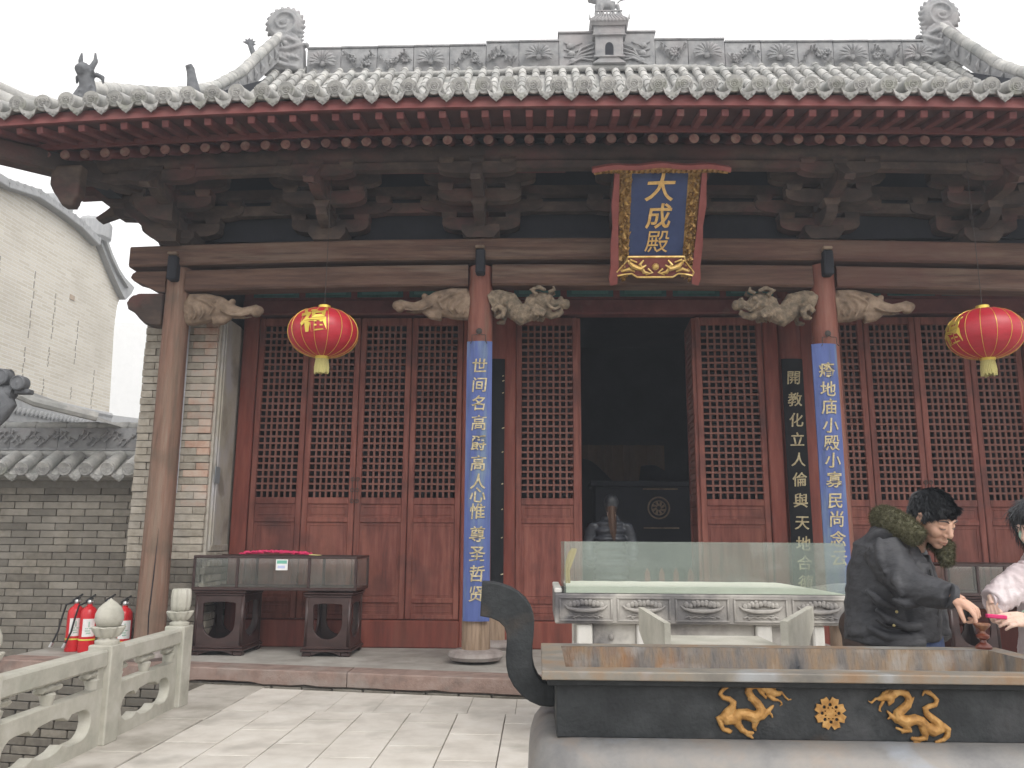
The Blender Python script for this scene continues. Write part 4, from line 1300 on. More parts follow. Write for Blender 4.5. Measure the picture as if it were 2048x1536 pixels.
# ============================================================ THINGS ON THE HALL
# --- name plaque
M_goldch = mat('gilt_characters', [(.50, .29, .09), (.66, .42, .15), (.75, .52, .22)], 25, .5, .2, metallic=.3)
PO = Vector((1.253, 8.62, 4.15)); PU = Vector((0, -.68, 1.02)).normalized(); PX = Vector((1, 0, 0)); PN = PX.cross(PU).normalized()
PM = Matrix(((PX.x, PU.x, PN.x, PO.x), (PX.y, PU.y, PN.y, PO.y), (PX.z, PU.z, PN.z, PO.z), (0, 0, 0, 1)))
plq = root('name_plaque', PO, 'blue name plaque with gold characters and red and gold carved frame, tilted under the eaves', 'plaque')
MB().box(-.29, .29, .24, 1.18, -.012, .012, .003, PM).build('blue_field', M_bluedk, plq, 30)
for s in (-1, 1):
    f = MB()
    pts = [(.40, 0), (.47, -.02), (.49, .05), (.475, .2), (.485, .42), (.47, .62), (.49, .84), (.475, 1.02), (.47, 1.17), (.42, 1.17), (.41, .6), (.39, .15)]
    f.prism([(s*a, b_) for a, b_ in pts], -.02, .06, PM, plane='xy')
    f.build('red_wing', M_plqred, plq, 30)
    c = MB()
    rr = random.Random(5+s)
    c.box(min(s*.285, s*.42), max(s*.285, s*.42), .06, 1.17, -.005, .012, .004, PM)
    for k in range(75):
        v_ = .04+1.1*k/75; u_ = s*(.35+rr.uniform(-.05, .05))
        L = rr.uniform(.04, .08); a = rr.uniform(.7, 1.4)*(1 if rr.random() < .8 else -1)
        c.tube([(u_-L*.4*math.cos(a), v_-L*.5, .015), (u_, v_, .04+rr.uniform(0, .025)), (u_+L*.6*math.cos(a), v_+L*.5, .015)], [.004, .014, .004], 5, M=PM)
    for k in range(9):
        v_ = .1+1.05*k/9
        c.ell((0, 0, 0), (.03, .035, .022), 7, 5, M=None) if False else c.tube([(s*.35, v_, .02), (s*(.35+.03*math.sin(k*2)), v_+.05, .05), (s*.35, v_+.1, .02)], [.01, .026, .01], 6, M=PM)
    c.build('gold_carving', M_goldcarve, plq, 45)
tb = MB()
pts = []
N_ = 20
for i in range(N_+1):
    t = -1+2*i/N_
    pts.append((t*.70, 1.235+.03*math.cos(t*math.pi*.5)+.01*math.cos(t*9)))
tb.prism(pts+[(p[0], p[1]-.045) for p in pts[::-1]], -.03, .11, PM, plane='xy')
tb.build('top_bar', M_plqred, plq, 30)
ub = MB()
ub.prism([(p[0]*.97, p[1]-.046) for p in pts]+[(p[0]*.97, p[1]-.09+.03*abs(p[0])) for p in pts[::-1]], -.02, .07, PM, plane='xy')
for k in range(26):
    q = -.66+1.32*k/25
    ub.tube([(q, 1.17, .05), (q+.02, 1.19, .085), (q+.045, 1.17, .05)], [.008, .016, .006], 5, M=PM)
ub.build('gold_carving', M_goldcarve, plq, 45)
bs_ = MB()
poly = [(-.30, .30), (.30, .30), (.31, .25), (.41, .13), (.40, .09), (.33, .105), (.25, .115), (.19, .075), (-.19, .075), (-.25, .115), (-.33, .105), (-.40, .09), (-.41, .13), (-.31, .25)]
bs_.prism(poly, .0, .055, PM, plane='xy')
sk = bs_.build('skirt_board', M_plqred, plq, 30)
gd = MB()
def rim(pl, r):
    gd.tube([(a, b_, .06) for a, b_ in pl], r, 5, M=PM)
rim(poly[3:12], .012); rim([(-.30, .297), (.30, .297)], .012); rim([(-.30, .30), (-.31, .25), (-.41, .13)], .008); rim([(.30, .30), (.31, .25), (.41, .13)], .008)
for s in (-1, 1):
    gd.tube([(s*.30, .26, .06), (s*.24, .20, .08), (s*.16, .17, .085), (s*.10, .21, .07)], [.01, .03, .026, .008], 7, M=PM)
    gd.tube([(s*.13, .26, .06), (s*.17, .22, .08), (s*.12, .13, .07), (s*.05, .12, .06)], [.01, .018, .022, .008], 6, M=PM)
    gd.tube([(s*.36, .14, .06), (s*.28, .17, .08), (s*.22, .14, .07)], [.012, .022, .01], 6, M=PM)
    gd.tube([(s*.20, .24, .065), (s*.27, .27, .08), (s*.29, .22, .07)], [.008, .016, .006], 6, M=PM)
    gd.tube([(s*.08, .17, .065), (s*.03, .13, .075), (s*.10, .10, .065)], [.012, .012, .008], 6, M=PM)
gd.lathe([(.001, .10), (.03, .09), (.04, .06)], (0, .19, 0), 10, M=PM)
gd.build('gold_dragons_relief', M_goldleaf, sk, 45)
for ch, v_, s_ in (('大', 1.0, .31), ('成', .70, .275), ('殿', .435, .255)):
    g_ = glyph(ch, s_, .006, .0035 if ch != '殿' else 0, M_goldch, .12)
    put('character', g_, plq, PM @ T(0, v_, .020))

# --- couplet boards
def board(name_, x, y, w, z0, z1, chars, zs, m, label, csize, arc=.0, xo=0):
    rt_ = root('couplet_board', (x, y, z0), label, 'sign board', 'couplet boards on the columns')
    b = MB()
    n = 10
    vs, fs = [], []
    for i in range(n+1):
        t = -1+2*i/n
        yy = arc*t*t
        vs += [(x+t*w/2, y+yy, z0), (x+t*w/2, y+yy, z1), (x+t*w/2, y+yy+.02, z1), (x+t*w/2, y+yy+.02, z0)]
    for i in range(n):
        for j in range(4): fs.append((i*4+j, i*4+(j+1) % 4, i*4+4+(j+1) % 4, i*4+4+j))
    fs += [(0, 1, 2, 3), (n*4+3, n*4+2, n*4+1, n*4)]
    b.add(vs, fs).build('board', m, rt_, 40)
    for c, z in zip(chars, zs):
        g_ = glyph(c, csize, .004, .0016, M_charg, .08)
        for v in g_.vertices:
            a = v.co.x+xo
            v.co.z = v.co.z*1.0 - arc*(2*a/w)**2
        put('character', g_, rt_, T(x+xo, y-.005, z) @ RX(rad(90)) @ RZ(R.uniform(-.03, .03)))
    return rt_
zB = [3.235, 3.03, 2.826, 2.614, 2.4, 2.183, 1.992, 1.851, 1.678, 1.443, 1.245, 1.043, 0.841]
zC = [3.19, 2.982, 2.795, 2.593, 2.409, 2.226, 2.024, 1.809, 1.62, 1.415, 1.23]
zD = [3.334, 3.065, 2.816, 2.582, 2.344, 2.108, 1.863, 1.608, 1.365, 1.146, 0.926]
bB = board('b', -.637, 8.715, .275, .578, 3.525, '世间名高爵高人心惟尊圣哲贤', zB, M_blue, 'faded blue couplet board hung on the column left of the open doorway', .172, .035)
bC = board('c', 3.075, 8.715, .262, .578, 3.492, '瘠地庙小殿小寡民尚念云', zC, M_blue, 'bright blue couplet board hung on the column right of the open doorway', .172, .035)
bD = board('d', 3.08, 9.87, .25, .60, 3.58, '開教化立人倫與天地合德', zD, M_black, 'black couplet board with gold characters on the inner column right of the doorway', .175, .02)
bE = board('e', -.53, 9.86, .25, .60, 3.58, '', [], M_black, 'black couplet board mostly hidden behind the blue board on the left column', .15, .02)
fl_ = MB()
for z, L in ((3.36, .02), (3.30, .025), (3.15, .02), (2.72, .03), (2.43, .02), (2.05, .02), (1.75, .02), (1.42, .02), (1.0, .03)):
    fl_.bar((-.435, 9.863, z), (-.435+L, 9.863, z+.01), .006, .012)
fl_.build('gold_stroke_ends', M_charg, bE, 0, 'stuff')
for (x, z, bo) in ((-.645, 3.525, bB), (3.13, 3.492, bC)):
    h = MB()
    h.ell((x, 8.755, z+.12), (.035, .012, .035), 10, 6)
    for s in (-1, 1):
        h.tube([(x, 8.74, z+.10), (x+s*.025, 8.735, z+.075), (x+s*.075, 8.73, z+.07), (x+s*.075, 8.722, z+.0), (x+s*.09, 8.71, z-.03)], .005, 5)
    h.build('iron_hanger', M_iron2, bo)

# --- red lanterns
def lantern(c, rot, label):
    t = root('red_lantern', c, label, 'lantern', 'round red lanterns hanging under the eaves')
    x, y, z = c
    rx, rz = .358, .25
    n, m_ = 56, 20
    vs, fs = [], []
    for i in range(m_+1):
        b_ = -math.pi/2*.93+math.pi*.93*i/m_
        for j in range(n):
            a = 2*math.pi*j/n
            q = math.cos(b_)**.86
            rib = 1-.018*abs(math.sin(a*8))**.5*-1 - .018
            vs.append((x+rx*q*rib*math.cos(a), y+rx*q*rib*math.sin(a), z+rz*math.sin(b_)*1.02))
    for i in range(m_):
        for j in range(n): fs.append((i*n+j, i*n+(j+1) % n, (i+1)*n+(j+1) % n, (i+1)*n+j))
    MB().add(vs, fs).build('silk_body', M_lred, t, 60)
    w = MB()
    for k in range(16):
        a = k*math.pi/8+rot
        pts = []
        for i in range(15):
            b_ = -1.38+2.76*i/14
            q = math.cos(b_)**.86
            pts.append((x+(rx*q+.001)*math.cos(a), y+(rx*q+.001)*math.sin(a), z+rz*1.02*math.sin(b_)))
        w.tube(pts, .0028, 5)
    w.build('gold_rib_wires', M_lgold, t, 60)
    MB().lathe([(.065, .235), (.063, .29), (.056, .292)], c, 18).build('neck_ring', M_lgold, t)
    MB().lathe([(.13, -.225), (.075, -.252), (.068, -.275), (.06, -.277)], c, 18).build('lower_ring', M_lgold, t)
    ts = MB()
    for k in range(26):
        a = k*2*math.pi/26
        r1 = .055
        ts.tube([(x+r1*math.cos(a), y+r1*math.sin(a), z-.27), (x+(r1+.012)*math.cos(a), y+(r1+.012)*math.sin(a), z-.36), (x+(r1+.012)*math.cos(a+.1), y+(r1+.012)*math.sin(a+.1), z-.41-R.uniform(0, .025))], [.009, .010, .008], 5)
    ts.build('tassel', M_tassel, t)
    MB().tube([(x, y, z+.28), (x, y+.02, 4.18 if y > 8.7 else 5.3)], .004, 5).build('cord', M_iron2, t)
    MB().tube([(x+.02, y, z-.4), (x+.02, y, z-.58)], .0015, 4).build('thread', M_iron2, t)
    # the gold character, wrapped on the silk
    for ang_, zc, tilt in ((rad(-92), .045, .12), (rad(150), .03, .1)) if rot < .1 else ((rad(-176), .0, .05), (rad(60), .03, .1)):
        g_ = glyph('福', .27, .003, .007, M_lgold, 0)
        for v in g_.vertices:
            u, w_ = v.co.x*math.cos(tilt)-v.co.y*math.sin(tilt), v.co.x*math.sin(tilt)+v.co.y*math.cos(tilt)
            zz = w_+zc
            b_ = math.asin(max(-.99, min(.99, zz/(rz*1.02))))
            q = rx*math.cos(b_)**.86+.006+v.co.z
            a = ang_+u/max(.2, q)
            v.co = Vector((q*math.cos(a), q*math.sin(a), zz))
        put('character', g_, t, T(x, y, z))
lantern((-2.214, 8.2, 3.485), 0, 'round red lantern with a gold character facing forward, hanging before the left doors')
lantern((4.492, 8.2, 3.463), .2, 'round red lantern at the right edge with its character turned to the left')

# ============================================================ COURTYARD WALL ON THE LEFT
yard = root('courtyard_wall', (-5.9, 9.9, -.9), 'grey brick courtyard wall with tiled coping left of the temple hall', 'wall')
MB().box(-9.6, -4.63, 9.835, 10.15, -.9, 2.42).build('wall_core', M_mortar, yard, 0)
def yard_mat(x, z): return M_brickg
brick_wall(yard, -6.95, -4.66, 9.81, -.72, 2.04, .345, .0845, matf=yard_mat, jit=.0022)
rest = MB()
for r in range(33):
    x = -9.55+(.17 if r % 2 else 0)
    while x < -7.14:
        e = R.uniform(-.002, .002)
        rest.box(x+.003, min(x+.342, -6.955), 9.80+e, 9.84, -.72+.0845*r+.003, -.72+.0845*(r+1)-.003)
        x += .345
rest.build('bricks', M_brickg, yard, 0, 'stuff')
zt = 2.16
tc = MB()
tc.add([(-9.6, 9.55, zt-.02), (-4.64, 9.55, zt-.02), (-4.64, 9.88, zt+.20), (-9.6, 9.88, zt+.20), (-9.6, 9.55, zt-.06), (-4.64, 9.55, zt-.06), (-4.64, 9.84, zt-.09), (-9.6, 9.84, zt-.09)], [(0, 1, 2, 3), (4, 5, 1, 0), (5, 4, 7, 6)])
tc.build('coping_slope', M_tile, yard, 0)
x = -4.77
while x > -9.4:
    p = T(x, 9.50, zt+.03) @ RX(rad(33))
    put('cover_tile', TE, yard, p)
    put('tile_end_disc', TD, yard, T(x, 9.50, zt+.03) @ RY(R.uniform(-.5, .5)))
    if x > -9.2: put('drip_tile', TDR, yard, T(x-.128, 9.515, zt-.005) @ RX(rad(28)))
    x -= .256
MB().box(-9.6, -4.64, 9.83, 10.12, zt+.16, zt+.24, .02).build('coping_course', M_ridge, yard, 30)
MB().tube([(-9.6, 9.86, zt+.235), (-4.64, 9.86, zt+.235)], .045, 10).build('coping_roll', M_tile, yard)
x = -4.65
k = 0
while x > -7.4:
    m = MB()
    m.box(x-.60, x-.004, 9.84, 10.1, zt+.285, zt+.55, .006)
    m.box(x-.60, x-.004, 9.825, 10.1, zt+.275, zt+.30, .004)
    xs0 = x-.30
    rr = random.Random(k)
    pts = [(x-.58+.56*i/10, 9.83, zt+.42+.055*math.sin(i*1.3+k)) for i in range(11)]
    m.tube(pts, .010, 5)
    for i in range(11):
        p = Vector(pts[i])
        for s in (-1, 1):
            m.tube([p, p+Vector((.03*s, -.018, .04*s)), p+Vector((.055*s, -.004, .03*s))], [.008, .016, .004], 5)
    m.build('frieze_panel', M_ridge, yard, 45)
    x -= .60; k += 1
MB().box(-9.6, -7.44, 9.84, 10.1, zt+.285, zt+.55).build('frieze_panel', M_ridge, yard, 0)
x = -4.65
while x > -9.5:
    MB().tube([(x, 9.95, zt+.585), (x-.02, 9.95, zt+.588), (x-.38, 9.95, zt+.583)], [.055, .058, .052], 10).build('ridge_cap_tile', M_tile, yard)
    x -= .385

# end of a little gate roof meeting that wall, upper left
gr = root('gate_roof', (-5.6, 8.4, 2.6), 'dark end of a small gate roof with round tile ends at the left edge', 'roof')
m = MB()
m.tube([(-5.95, 8.3, 3.07), (-5.52, 8.3, 3.04)], .085, 10)
m.tube([(-5.95, 8.25, 2.98), (-5.42, 8.25, 2.86)], .07, 10)
m.build('roof_roll', M_beast, gr)
m = MB()
for (x, z, r_) in ((-5.53, 3.02, .085), (-5.34, 2.955, .08)):
    m.lathe([(r_, -.10), (r_, 0), (r_*.82, .012), (r_*.75, .004), (.02, .004), (.005, .014)], (0, 0, 0), 16, M=T(x, 8.15, z) @ RX(rad(90)))
m.build('tile_end', M_beast, gr)
m = MB()
m.tube([(-5.75, 8.25, 2.86), (-5.55, 8.25, 2.83), (-5.47, 8.25, 2.74), (-5.55, 8.25, 2.64), (-5.62, 8.25, 2.50)], [.12, .12, .08, .09, .05], 10)
m.box(-5.40, -5.24, 8.2, 8.3, 2.85, 2.90, .01)
m.build('carved_console', M_beast, gr)
m = MB()
m.tube([(-5.95, 8.9, 3.03), (-5.6, 8.9, 2.88), (-5.1, 9.3, 2.77)], .055, 8)
m.add([(-6.4, 8.9, 3.2), (-5.1, 9.3, 2.73), (-5.1, 10.2, 2.73), (-6.4, 10.2, 3.2)], [(0, 1, 2, 3)])
m.build('roof_slope', M_tile, gr)

# ============================================================ BUILDINGS BEHIND
fx = -12.0
k_ = 1.5
far = root('neighbour_hall', (fx-3, 20, -.9), 'tall pale brick gable wall of the neighbouring hall with grey verge tiles, fading in haze', 'building')
prof = [(9.0, 8.0), (12.0, 9.0), (14.5, 9.5), (17.1, 9.62), (17.9, 9.60), (19.0, 9.53), (20.0, 9.45), (20.9, 9.32), (20.95, 9.0), (21.35, 8.60), (21.8, 8.3), (22.15, 7.9), (22.35, 7.35), (22.4, 6.9), (22.55, 4.6), (22.6, -.9), (9.0, -.9)]
def far_outline():
    pts = [(8.0, 8.75), (16.9, 9.05), (18.0, 9.32), (18.94, 9.30), (19.95, 9.28), (20.8, 9.15), (21.0, 9.3), (21.4, 9.0), (22.0, 8.6), (22.5, 8.25), (22.35, 7.9), (22.3, 7.2), (22.5, 4.6), (22.55, -.9), (8.0, -.9)]
    return pts
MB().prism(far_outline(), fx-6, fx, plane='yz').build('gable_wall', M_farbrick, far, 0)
v = MB()
vp = [(8.0, 8.9), (16.88, 9.2), (18.0, 9.45), (18.94, 9.46), (19.9, 9.42), (20.8, 9.26)]
for (a, b_), (c_, d) in zip(vp[:-1], vp[1:]):
    L = math.hypot(c_-a, d-b_)
    v.box(0, L, -.25, .12, -.16, .05, .02, frame_along((fx-.02, a, b_), (fx-.02, c_, d)))
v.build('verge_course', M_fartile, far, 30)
nn = 0
for (a, b_), (c_, d) in zip(vp[1:-1], vp[2:]):
    L = math.hypot(c_-a, d-b_); q = 0
    while q < L:
        t = q/L
        MB().tube([(fx-.3, a+(c_-a)*t, b_+(d-b_)*t+.05), (fx+.24, a+(c_-a)*t, b_+(d-b_)*t+.0)], .055, 7).build('verge_tile', M_fartile, far)
        q += .27
# corbelled eave end
ch = MB()
cpts = [(21.0, 9.65), (21.35, 9.25), (21.75, 8.95), (22.3, 8.72), (22.88, 8.60), (22.75, 8.38), (22.45, 8.10), (22.25, 8.2), (21.8, 8.5), (21.2, 8.95), (20.9, 9.2)]
ch.prism(cpts, fx-.5, fx+.18, plane='yz')
ch.prism([(a, b_-.0) for a, b_ in [(21.0, 9.4), (21.35, 9.08), (21.8, 8.78), (22.4, 8.5), (22.38, 8.42), (21.78, 8.68), (21.3, 8.98), (20.95, 9.3)]], fx+.18, fx+.28, plane='yz')
ch.lathe([(.38, 0), (.45, .1), (.45, .5), (.34, .62)], (fx-.1, 20.95, 9.3), 12)
ch.build('corbelled_eave_end', M_fartile, far, 30)
for (y, z, s_) in ((17.1, 3.9, .16), (18.4, 3.95, .15), (19.6, 3.75, .15), (20.8, 3.8, .14), (20.0, 7.4, .13)):
    MB().box(fx, fx+.02, y, y+s_*1.6, z, z+s_, .005).build('patched_brick', plain('patch', (.45, .36, .28), .9), far, 30)
for (y, z0, z1) in ((17.2, 6.6, 7.6), (17.15, 5.9, 6.5), (18.5, 6.0, 7.7), (18.45, 4.9, 5.8), (19.4, 6.2, 7.4), (19.38, 5.5, 6.0), (19.3, 4.6, 5.2), (20.5, 5.8, 7.0), (20.5, 4.9, 5.2), (21.5, 4.5, 5.9)):
    m = MB()
    n = 7
    for i in range(n):
        za, zb = z0+(z1-z0)*i/n, z0+(z1-z0)*(i+.75)/n
        m.box(fx, fx+.006, y+.02*math.sin(i*2), y+.035+.02*math.sin(i*2), za, zb)
    m.build('crack', plain('crack_dark', (.36, .33, .29), .95), far, 0)
ri = root('neighbour_roof_ridge', (fx-4, 21, 9.3), 'pale grey ridge and finial of the roof beyond the gable, far left', 'roof')
m = MB()
m.add([(fx-.3, 17.6, 9.3), (fx-.3, 20.8, 9.15), (fx-2.6, 20.9, 10.7), (fx-2.6, 17.0, 10.75)], [(0, 1, 2, 3)])
m.build('roof_slope', M_fartile, ri, 0)
m = MB()
m.box(fx-2.3, fx-.9, 21.0, 21.25, 10.25, 10.75, .03)
m.tube([(fx-1.1, 21.1, 10.7), (fx-1.0, 21.1, 11.0), (fx-.85, 21.1, 11.35)], [.12, .14, .05], 7)
for a in (0, .9, 1.8, 2.6):
    m.tube([(fx-1.0, 21.1, 11.0), (fx-1.0+.35*math.cos(a), 21.1, 11.0+.33*math.sin(a))], [.08, .02], 5)
m.build('ridge_and_finial', M_fartile, ri, 40)
fw_ = root('far_coping_wall', (-8.4, 14, -.9), 'carved grey coping of a side wall receding below the pale gable', 'wall')
m = MB()
m.add([(fx+.4, 15.0, 4.3), (fx+.4, 21.9, 4.62), (fx+.4, 21.9, 4.15), (fx+.4, 15.0, 3.75), (fx+.15, 15.0, 4.3), (fx+.15, 21.9, 4.62)], [(0, 1, 2, 3), (0, 4, 5, 1)])
m.box(fx+.1, fx+.39, 12, 22, -.9, 4.1)
for i in range(40):
    y = 15.2+i*.165
    z = 4.02+.045*(y-15)
    m.tube([(fx+.41, y-.07, z-.07), (fx+.46, y, z+.06), (fx+.41, y+.08, z+.02)], [.02, .05, .015], 5)
m.tube([(fx+.35, 15.0, 4.36), (fx+.35, 21.9, 4.66)], .08, 8)
m.build('carved_coping', M_fartile, fw_, 40)
for i, (x0, x1, y, z1, nm) in enumerate(((-24, -17.0, 36, 6.1, 'distant pale building'), )):
    d = root('distant_house', (x0, y, -.9), 'faint distant house with low grey roof seen in the gap by the pier', 'house')
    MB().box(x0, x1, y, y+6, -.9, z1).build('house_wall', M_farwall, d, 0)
    MB().prism([(x0-.5, z1), (x1+.5, z1), (x1+.2, z1+.35), (x0-.2, z1+1.3)], y-.6, y+6).build('house_roof', M_fartile, d, 0)
    MB().box(-18.3, -17.7, y-.2, y+.1, -.9, z1).build('porch_post', M_fartile, d, 0)
d = root('distant_block', (-26, 60, -.9), 'tall hazy block barely visible behind the small gap by the pier', 'building')
MB().box(-36, -26.5, 60, 68, -.9, 17.5).build('block_wall', M_farwall, d, 0)
m = MB()
for i in range(6):
    for j in range(7):
        m.box(-35.4+i*1.4, -34.6+i*1.4, 59.9, 60.1, 2+j*2.1, 3.2+j*2.1)
m = None

# ============================================================ RAILING
rl = root('stone_balustrade', (-3.03, 6, 0), 'pale carved stone balustrade with bud finials along the left edge of the terrace', 'balustrade')
posts = [(-3.085, 7.27, 'flute'), (-3.045, 5.98, 'bud'), (-3.01, 4.56, 'bud'), (-2.97, 3.28, 'bud')]
for (x, y, kind_) in posts:
    M0 = T(x, y, 0) @ RZ(rad(-1.8))
    s = .088
    p = MB()
    p.box(-s, s, -s, s, 0, .66, .008, M0)
    for sx in (-1, 1):     # sunk front and side faces
        pass
    po = p.build('post', M_rail, rl, 30)
    q = MB()
    q.lathe([(.078, .66), (.082, .672), (.082, .685), (.06, .695), (.055, .71)], (0, 0, 0), 20, M=M0)
    q.lathe([(.05, .70), (.075, .715), (.092, .745), (.105, .775), (.098, .782), (.05, .775)], (0, 0, 0), 64, M=M0, lobes=9, amp=.11)
    if kind_ == 'bud':
        q.lathe([(.05, .77), (.082, .79), (.096, .83), (.093, .87), (.075, .91), (.045, .94), (.015, .962), (.002, .975)], (0, 0, 0), 24, M=M0)
    else:
        q.lathe([(.052, .775), (.07, .79), (.079, .83), (.080, .90), (.076, .955), (.066, .967), (.02, .962)], (0, 0, 0), 64, M=M0, lobes=9, amp=.07)
    q.build('finial', M_rail, po, 50)
def rail_panel(a, b_):
    A = Vector((a[0], a[1], 0)); B = Vector((b_[0], b_[1], 0))
    L = (B-A).length-.176
    d = (B-A).normalized()
    M0 = frame_along(A+d*.088, B)    # x along, z up
    tr = MB().box(0, L, -.062, .062, .515, .635, .014, M0)
    pn = tr.build('rail_panel', M_rail, rl, 30)
    # lower slab with cloud-shaped opening
    def arc_open():
        x0, x1, z0, z1 = .14, L-.14, .085, .285
        c = L/2
        pts = []
        r_ = (z1-z0)/2
        for k in range(9):
            t = math.pi/2+math.pi*k/8
            pts.append((x0+r_*1.0+r_*math.cos(t)*1.15, (z0+z1)/2+r_*math.sin(t)))
        pts += [(c-.24, z0), (c-.16, z0+.025), (c-.10, z0+.0), (c, z0-.012), (c+.10, z0), (c+.16, z0+.025), (c+.24, z0)]
        for k in range(9):
            t = -math.pi/2+math.pi*k/8
            pts.append((x1-r_*1.0+r_*math.cos(t)*1.15, (z0+z1)/2+r_*math.sin(t)))
        pts += [(c+.24, z1), (c+.20, z1-.03), (c+.14, z1), (c, z1+.012), (c-.14, z1), (c-.20, z1-.03), (c-.24, z1)]
        return pts
    me = plate([(0, 0), (L, 0), (L, .375), (0, .375)], [arc_open()], .085, .006)
    me.materials.clear(); me.materials.append(M_rail); me.name = 'lower_slab'
    put('lower_slab', me, pn, M0 @ RX(rad(90)) )
    st = MB()
    st.box(0, .085, -.04, .04, .37, .52, .004, M0); st.box(L-.085, L, -.04, .04, .37, .52, .004, M0)
    st.build('end_stile', M_rail, pn, 30)
    for cx_, half in ((L/2, 0), (.085, 1), (L-.085, -1)):
        v = MB()
        pts = [(.035, .375), (.045, .40), (.055, .44), (.045, .455)]
        v.lathe([(.032, .37), (.038, .40), (.050, .445), (.038, .455)], (cx_, 0, 0), 12, M=M0)
        for k in range(7):
            t = -1+2*k/6
            if half == 1 and t < -.1: continue
            if half == -1 and t > .1: continue
            v.ell((0, 0, 0), (.028, .034, .022), 8, 6) if False else v.tube([(cx_+t*.085, -.03, .475-.018*abs(t)+.012*math.sin(k*2.4)), (cx_+t*.095, 0, .495), (cx_+t*.085, .03, .475)], [.02, .032, .02], 7, M=M0)
        v.build('cloud_support', M_rail, pn, 50)
for (a, b_) in zip(posts[:-1], posts[1:]): rail_panel(a, b_)

# ============================================================ DISPLAY CASES
def ogee_hole(w, h, s=.055):
    """rounded opening with a scalloped head"""
    pts = []
    r_ = w*.42
    for k in range(9):
        t = math.pi+math.pi*k/8
        pts.append((w/2+(w/2)*math.cos(t), r_+r_*math.sin(t)))
    pts += [(w, h-.05), (w*.93, h-.015), (w*.82, h-.02), (w*.72, h), (w*.28, h), (w*.18, h-.02), (w*.07, h-.015), (0, h-.05)]
    return pts
def stand(x0, x1, y0, y1, z0, z1, label, group):
    t = root('case_stand', ((x0+x1)/2, (y0+y1)/2, z0), label, 'stand', group)
    W, D = x1-x0, y1-y0
    zt = z1-.055; zb = z0+.10
    for nm, (a, b_, L) in {'f': ((x0, y0), (1, 0), W), 'b': ((x0, y1-.03), (1, 0), W), 'l': ((x0, y0), (0, 1), D), 'r': ((x1, y0), (0, 1), D)}.items():
        hole = [(.085+p*(L-.17), .07+q*((zt-zb)-.13)) for p, q in [(u/1, v_/1) for u, v_ in [(uu, vv) for uu, vv in ogee_hole(1, 1)]]]
        me = plate([(0, 0), (L, 0), (L, zt-zb), (0, zt-zb)], [hole], .028, .004)
        me.materials.clear(); me.materials.append(M_ros); me.name = 'side_panel'
        if b_ == (1, 0): M0 = T(a[0], a[1]+.015, zb) @ RX(rad(90))
        else: M0 = T(a[0]+(.015 if nm == 'l' else -.015), a[1], zb) @ RZ(rad(90)) @ RX(rad(90))
        put('side_panel', me, t, M0)
    for a, b_, e, nm in ((z1-.022, z1, .028, 'top_moulding'), (z1-.05, z1-.024, .014, 'top_moulding'), (zb-.024, zb-.001, .016, 'base_moulding'), (zb-.052, zb-.026, .032, 'base_moulding')):
        MB().box(x0-e, x1+e, y0-e, y1+e, a, b_, .008).build(nm, M_ros, t, 30)
    for (sx, sy) in ((0, 0), (1, 0), (1, 1), (0, 1)):
        fx_, fy_ = (x0-.015, x1-.085)[sx], (y0-.015, y1-.085)[sy]
        MB().box(fx_, fx_+.10, fy_, fy_+.10, z0, zb-.053, .01).build('foot', M_ros, t, 30)
        m = MB()
        sg = 1 if sx == 0 else -1
        bx0 = fx_+.10 if sx == 0 else fx_
        m.prism([(bx0, zb-.053), (bx0+sg*.12, zb-.053), (bx0+sg*.05, zb-.07), (bx0, z0+.012)], fy_+(0 if sy == 0 else .07), fy_+(.03 if sy == 0 else .10))
        m.build('foot_spandrel', M_ros, t, 30)
    return t
def case(x0, x1, y0, y1, z0, z1, label, xs__):
    t = root('display_case', ((x0+x1)/2, (y0+y1)/2, z0), label, 'display case', 'glass display cases on the porch')
    s = .028
    for z in ((z0, z0+.035), (z1-.03, z1)):
        MB().box(x0, x1, y0, y0+s, z[0], z[1], .006).build('frame_rail', M_ros, t, 30)
        MB().box(x0, x1, y1-s, y1, z[0], z[1], .006).build('frame_rail', M_ros, t, 30)
        MB().box(x0, x0+s, y0+s, y1-s, z[0], z[1], .006).build('frame_rail', M_ros, t, 30)
        MB().box(x1-s, x1, y0+s, y1-s, z[0], z[1], .006).build('frame_rail', M_ros, t, 30)
    for x in [x0]+xs__+[x1-s]:
        for y in (y0, y1-s):
            MB().box(x, x+s, y, y+s, z0+.035, z1-.03, .004).build('frame_post', M_ros, t, 30)
    MB().box(x0+s, x1-s, y0+s, y1-s, z0+.005, z0+.025).build('case_floor', M_ros, t, 0)
    MB().box(x0+s, x1-s, y0+.010, y0+.014, z0+.035, z1-.03).build('glass_pane', M_glass2, t, 0)
    MB().box(x0+s, x1-s, y1-.014, y1-.010, z0+.035, z1-.03).build('glass_pane', M_glass2, t, 0)
    MB().box(x1-.014, x1-.010, y0+s, y1-s, z0+.035, z1-.03).build('glass_pane', M_glass2, t, 0)
    MB().box(x0+.010, x0+.014, y0+s, y1-s, z0+.035, z1-.03).build('glass_pane', M_glass2, t, 0)
    MB().box(x0+s, x1-s, y0+s, y1-s, z1-.012, z1-.006).build('glass_top', M_glass2, t, 0)
    return t
sg_ = 'dark wooden stands carrying the display cases'
stand(-3.73, -3.20, 9.17, 9.76, .156, .835, 'dark carved stand under the left end of the left display case', sg_)
stand(-2.52, -2.03, 9.17, 9.76, .156, .825, 'dark carved stand under the right end of the left display case', sg_)
case(-3.78, -1.97, 9.14, 9.80, .84, 1.215, 'long glass display case with dark frame and pink packets on top, left on the porch', [-3.30, -2.51])
stand(4.36, 4.86, 9.17, 9.76, .156, .835, 'dark carved stand behind the man in the black coat', sg_)
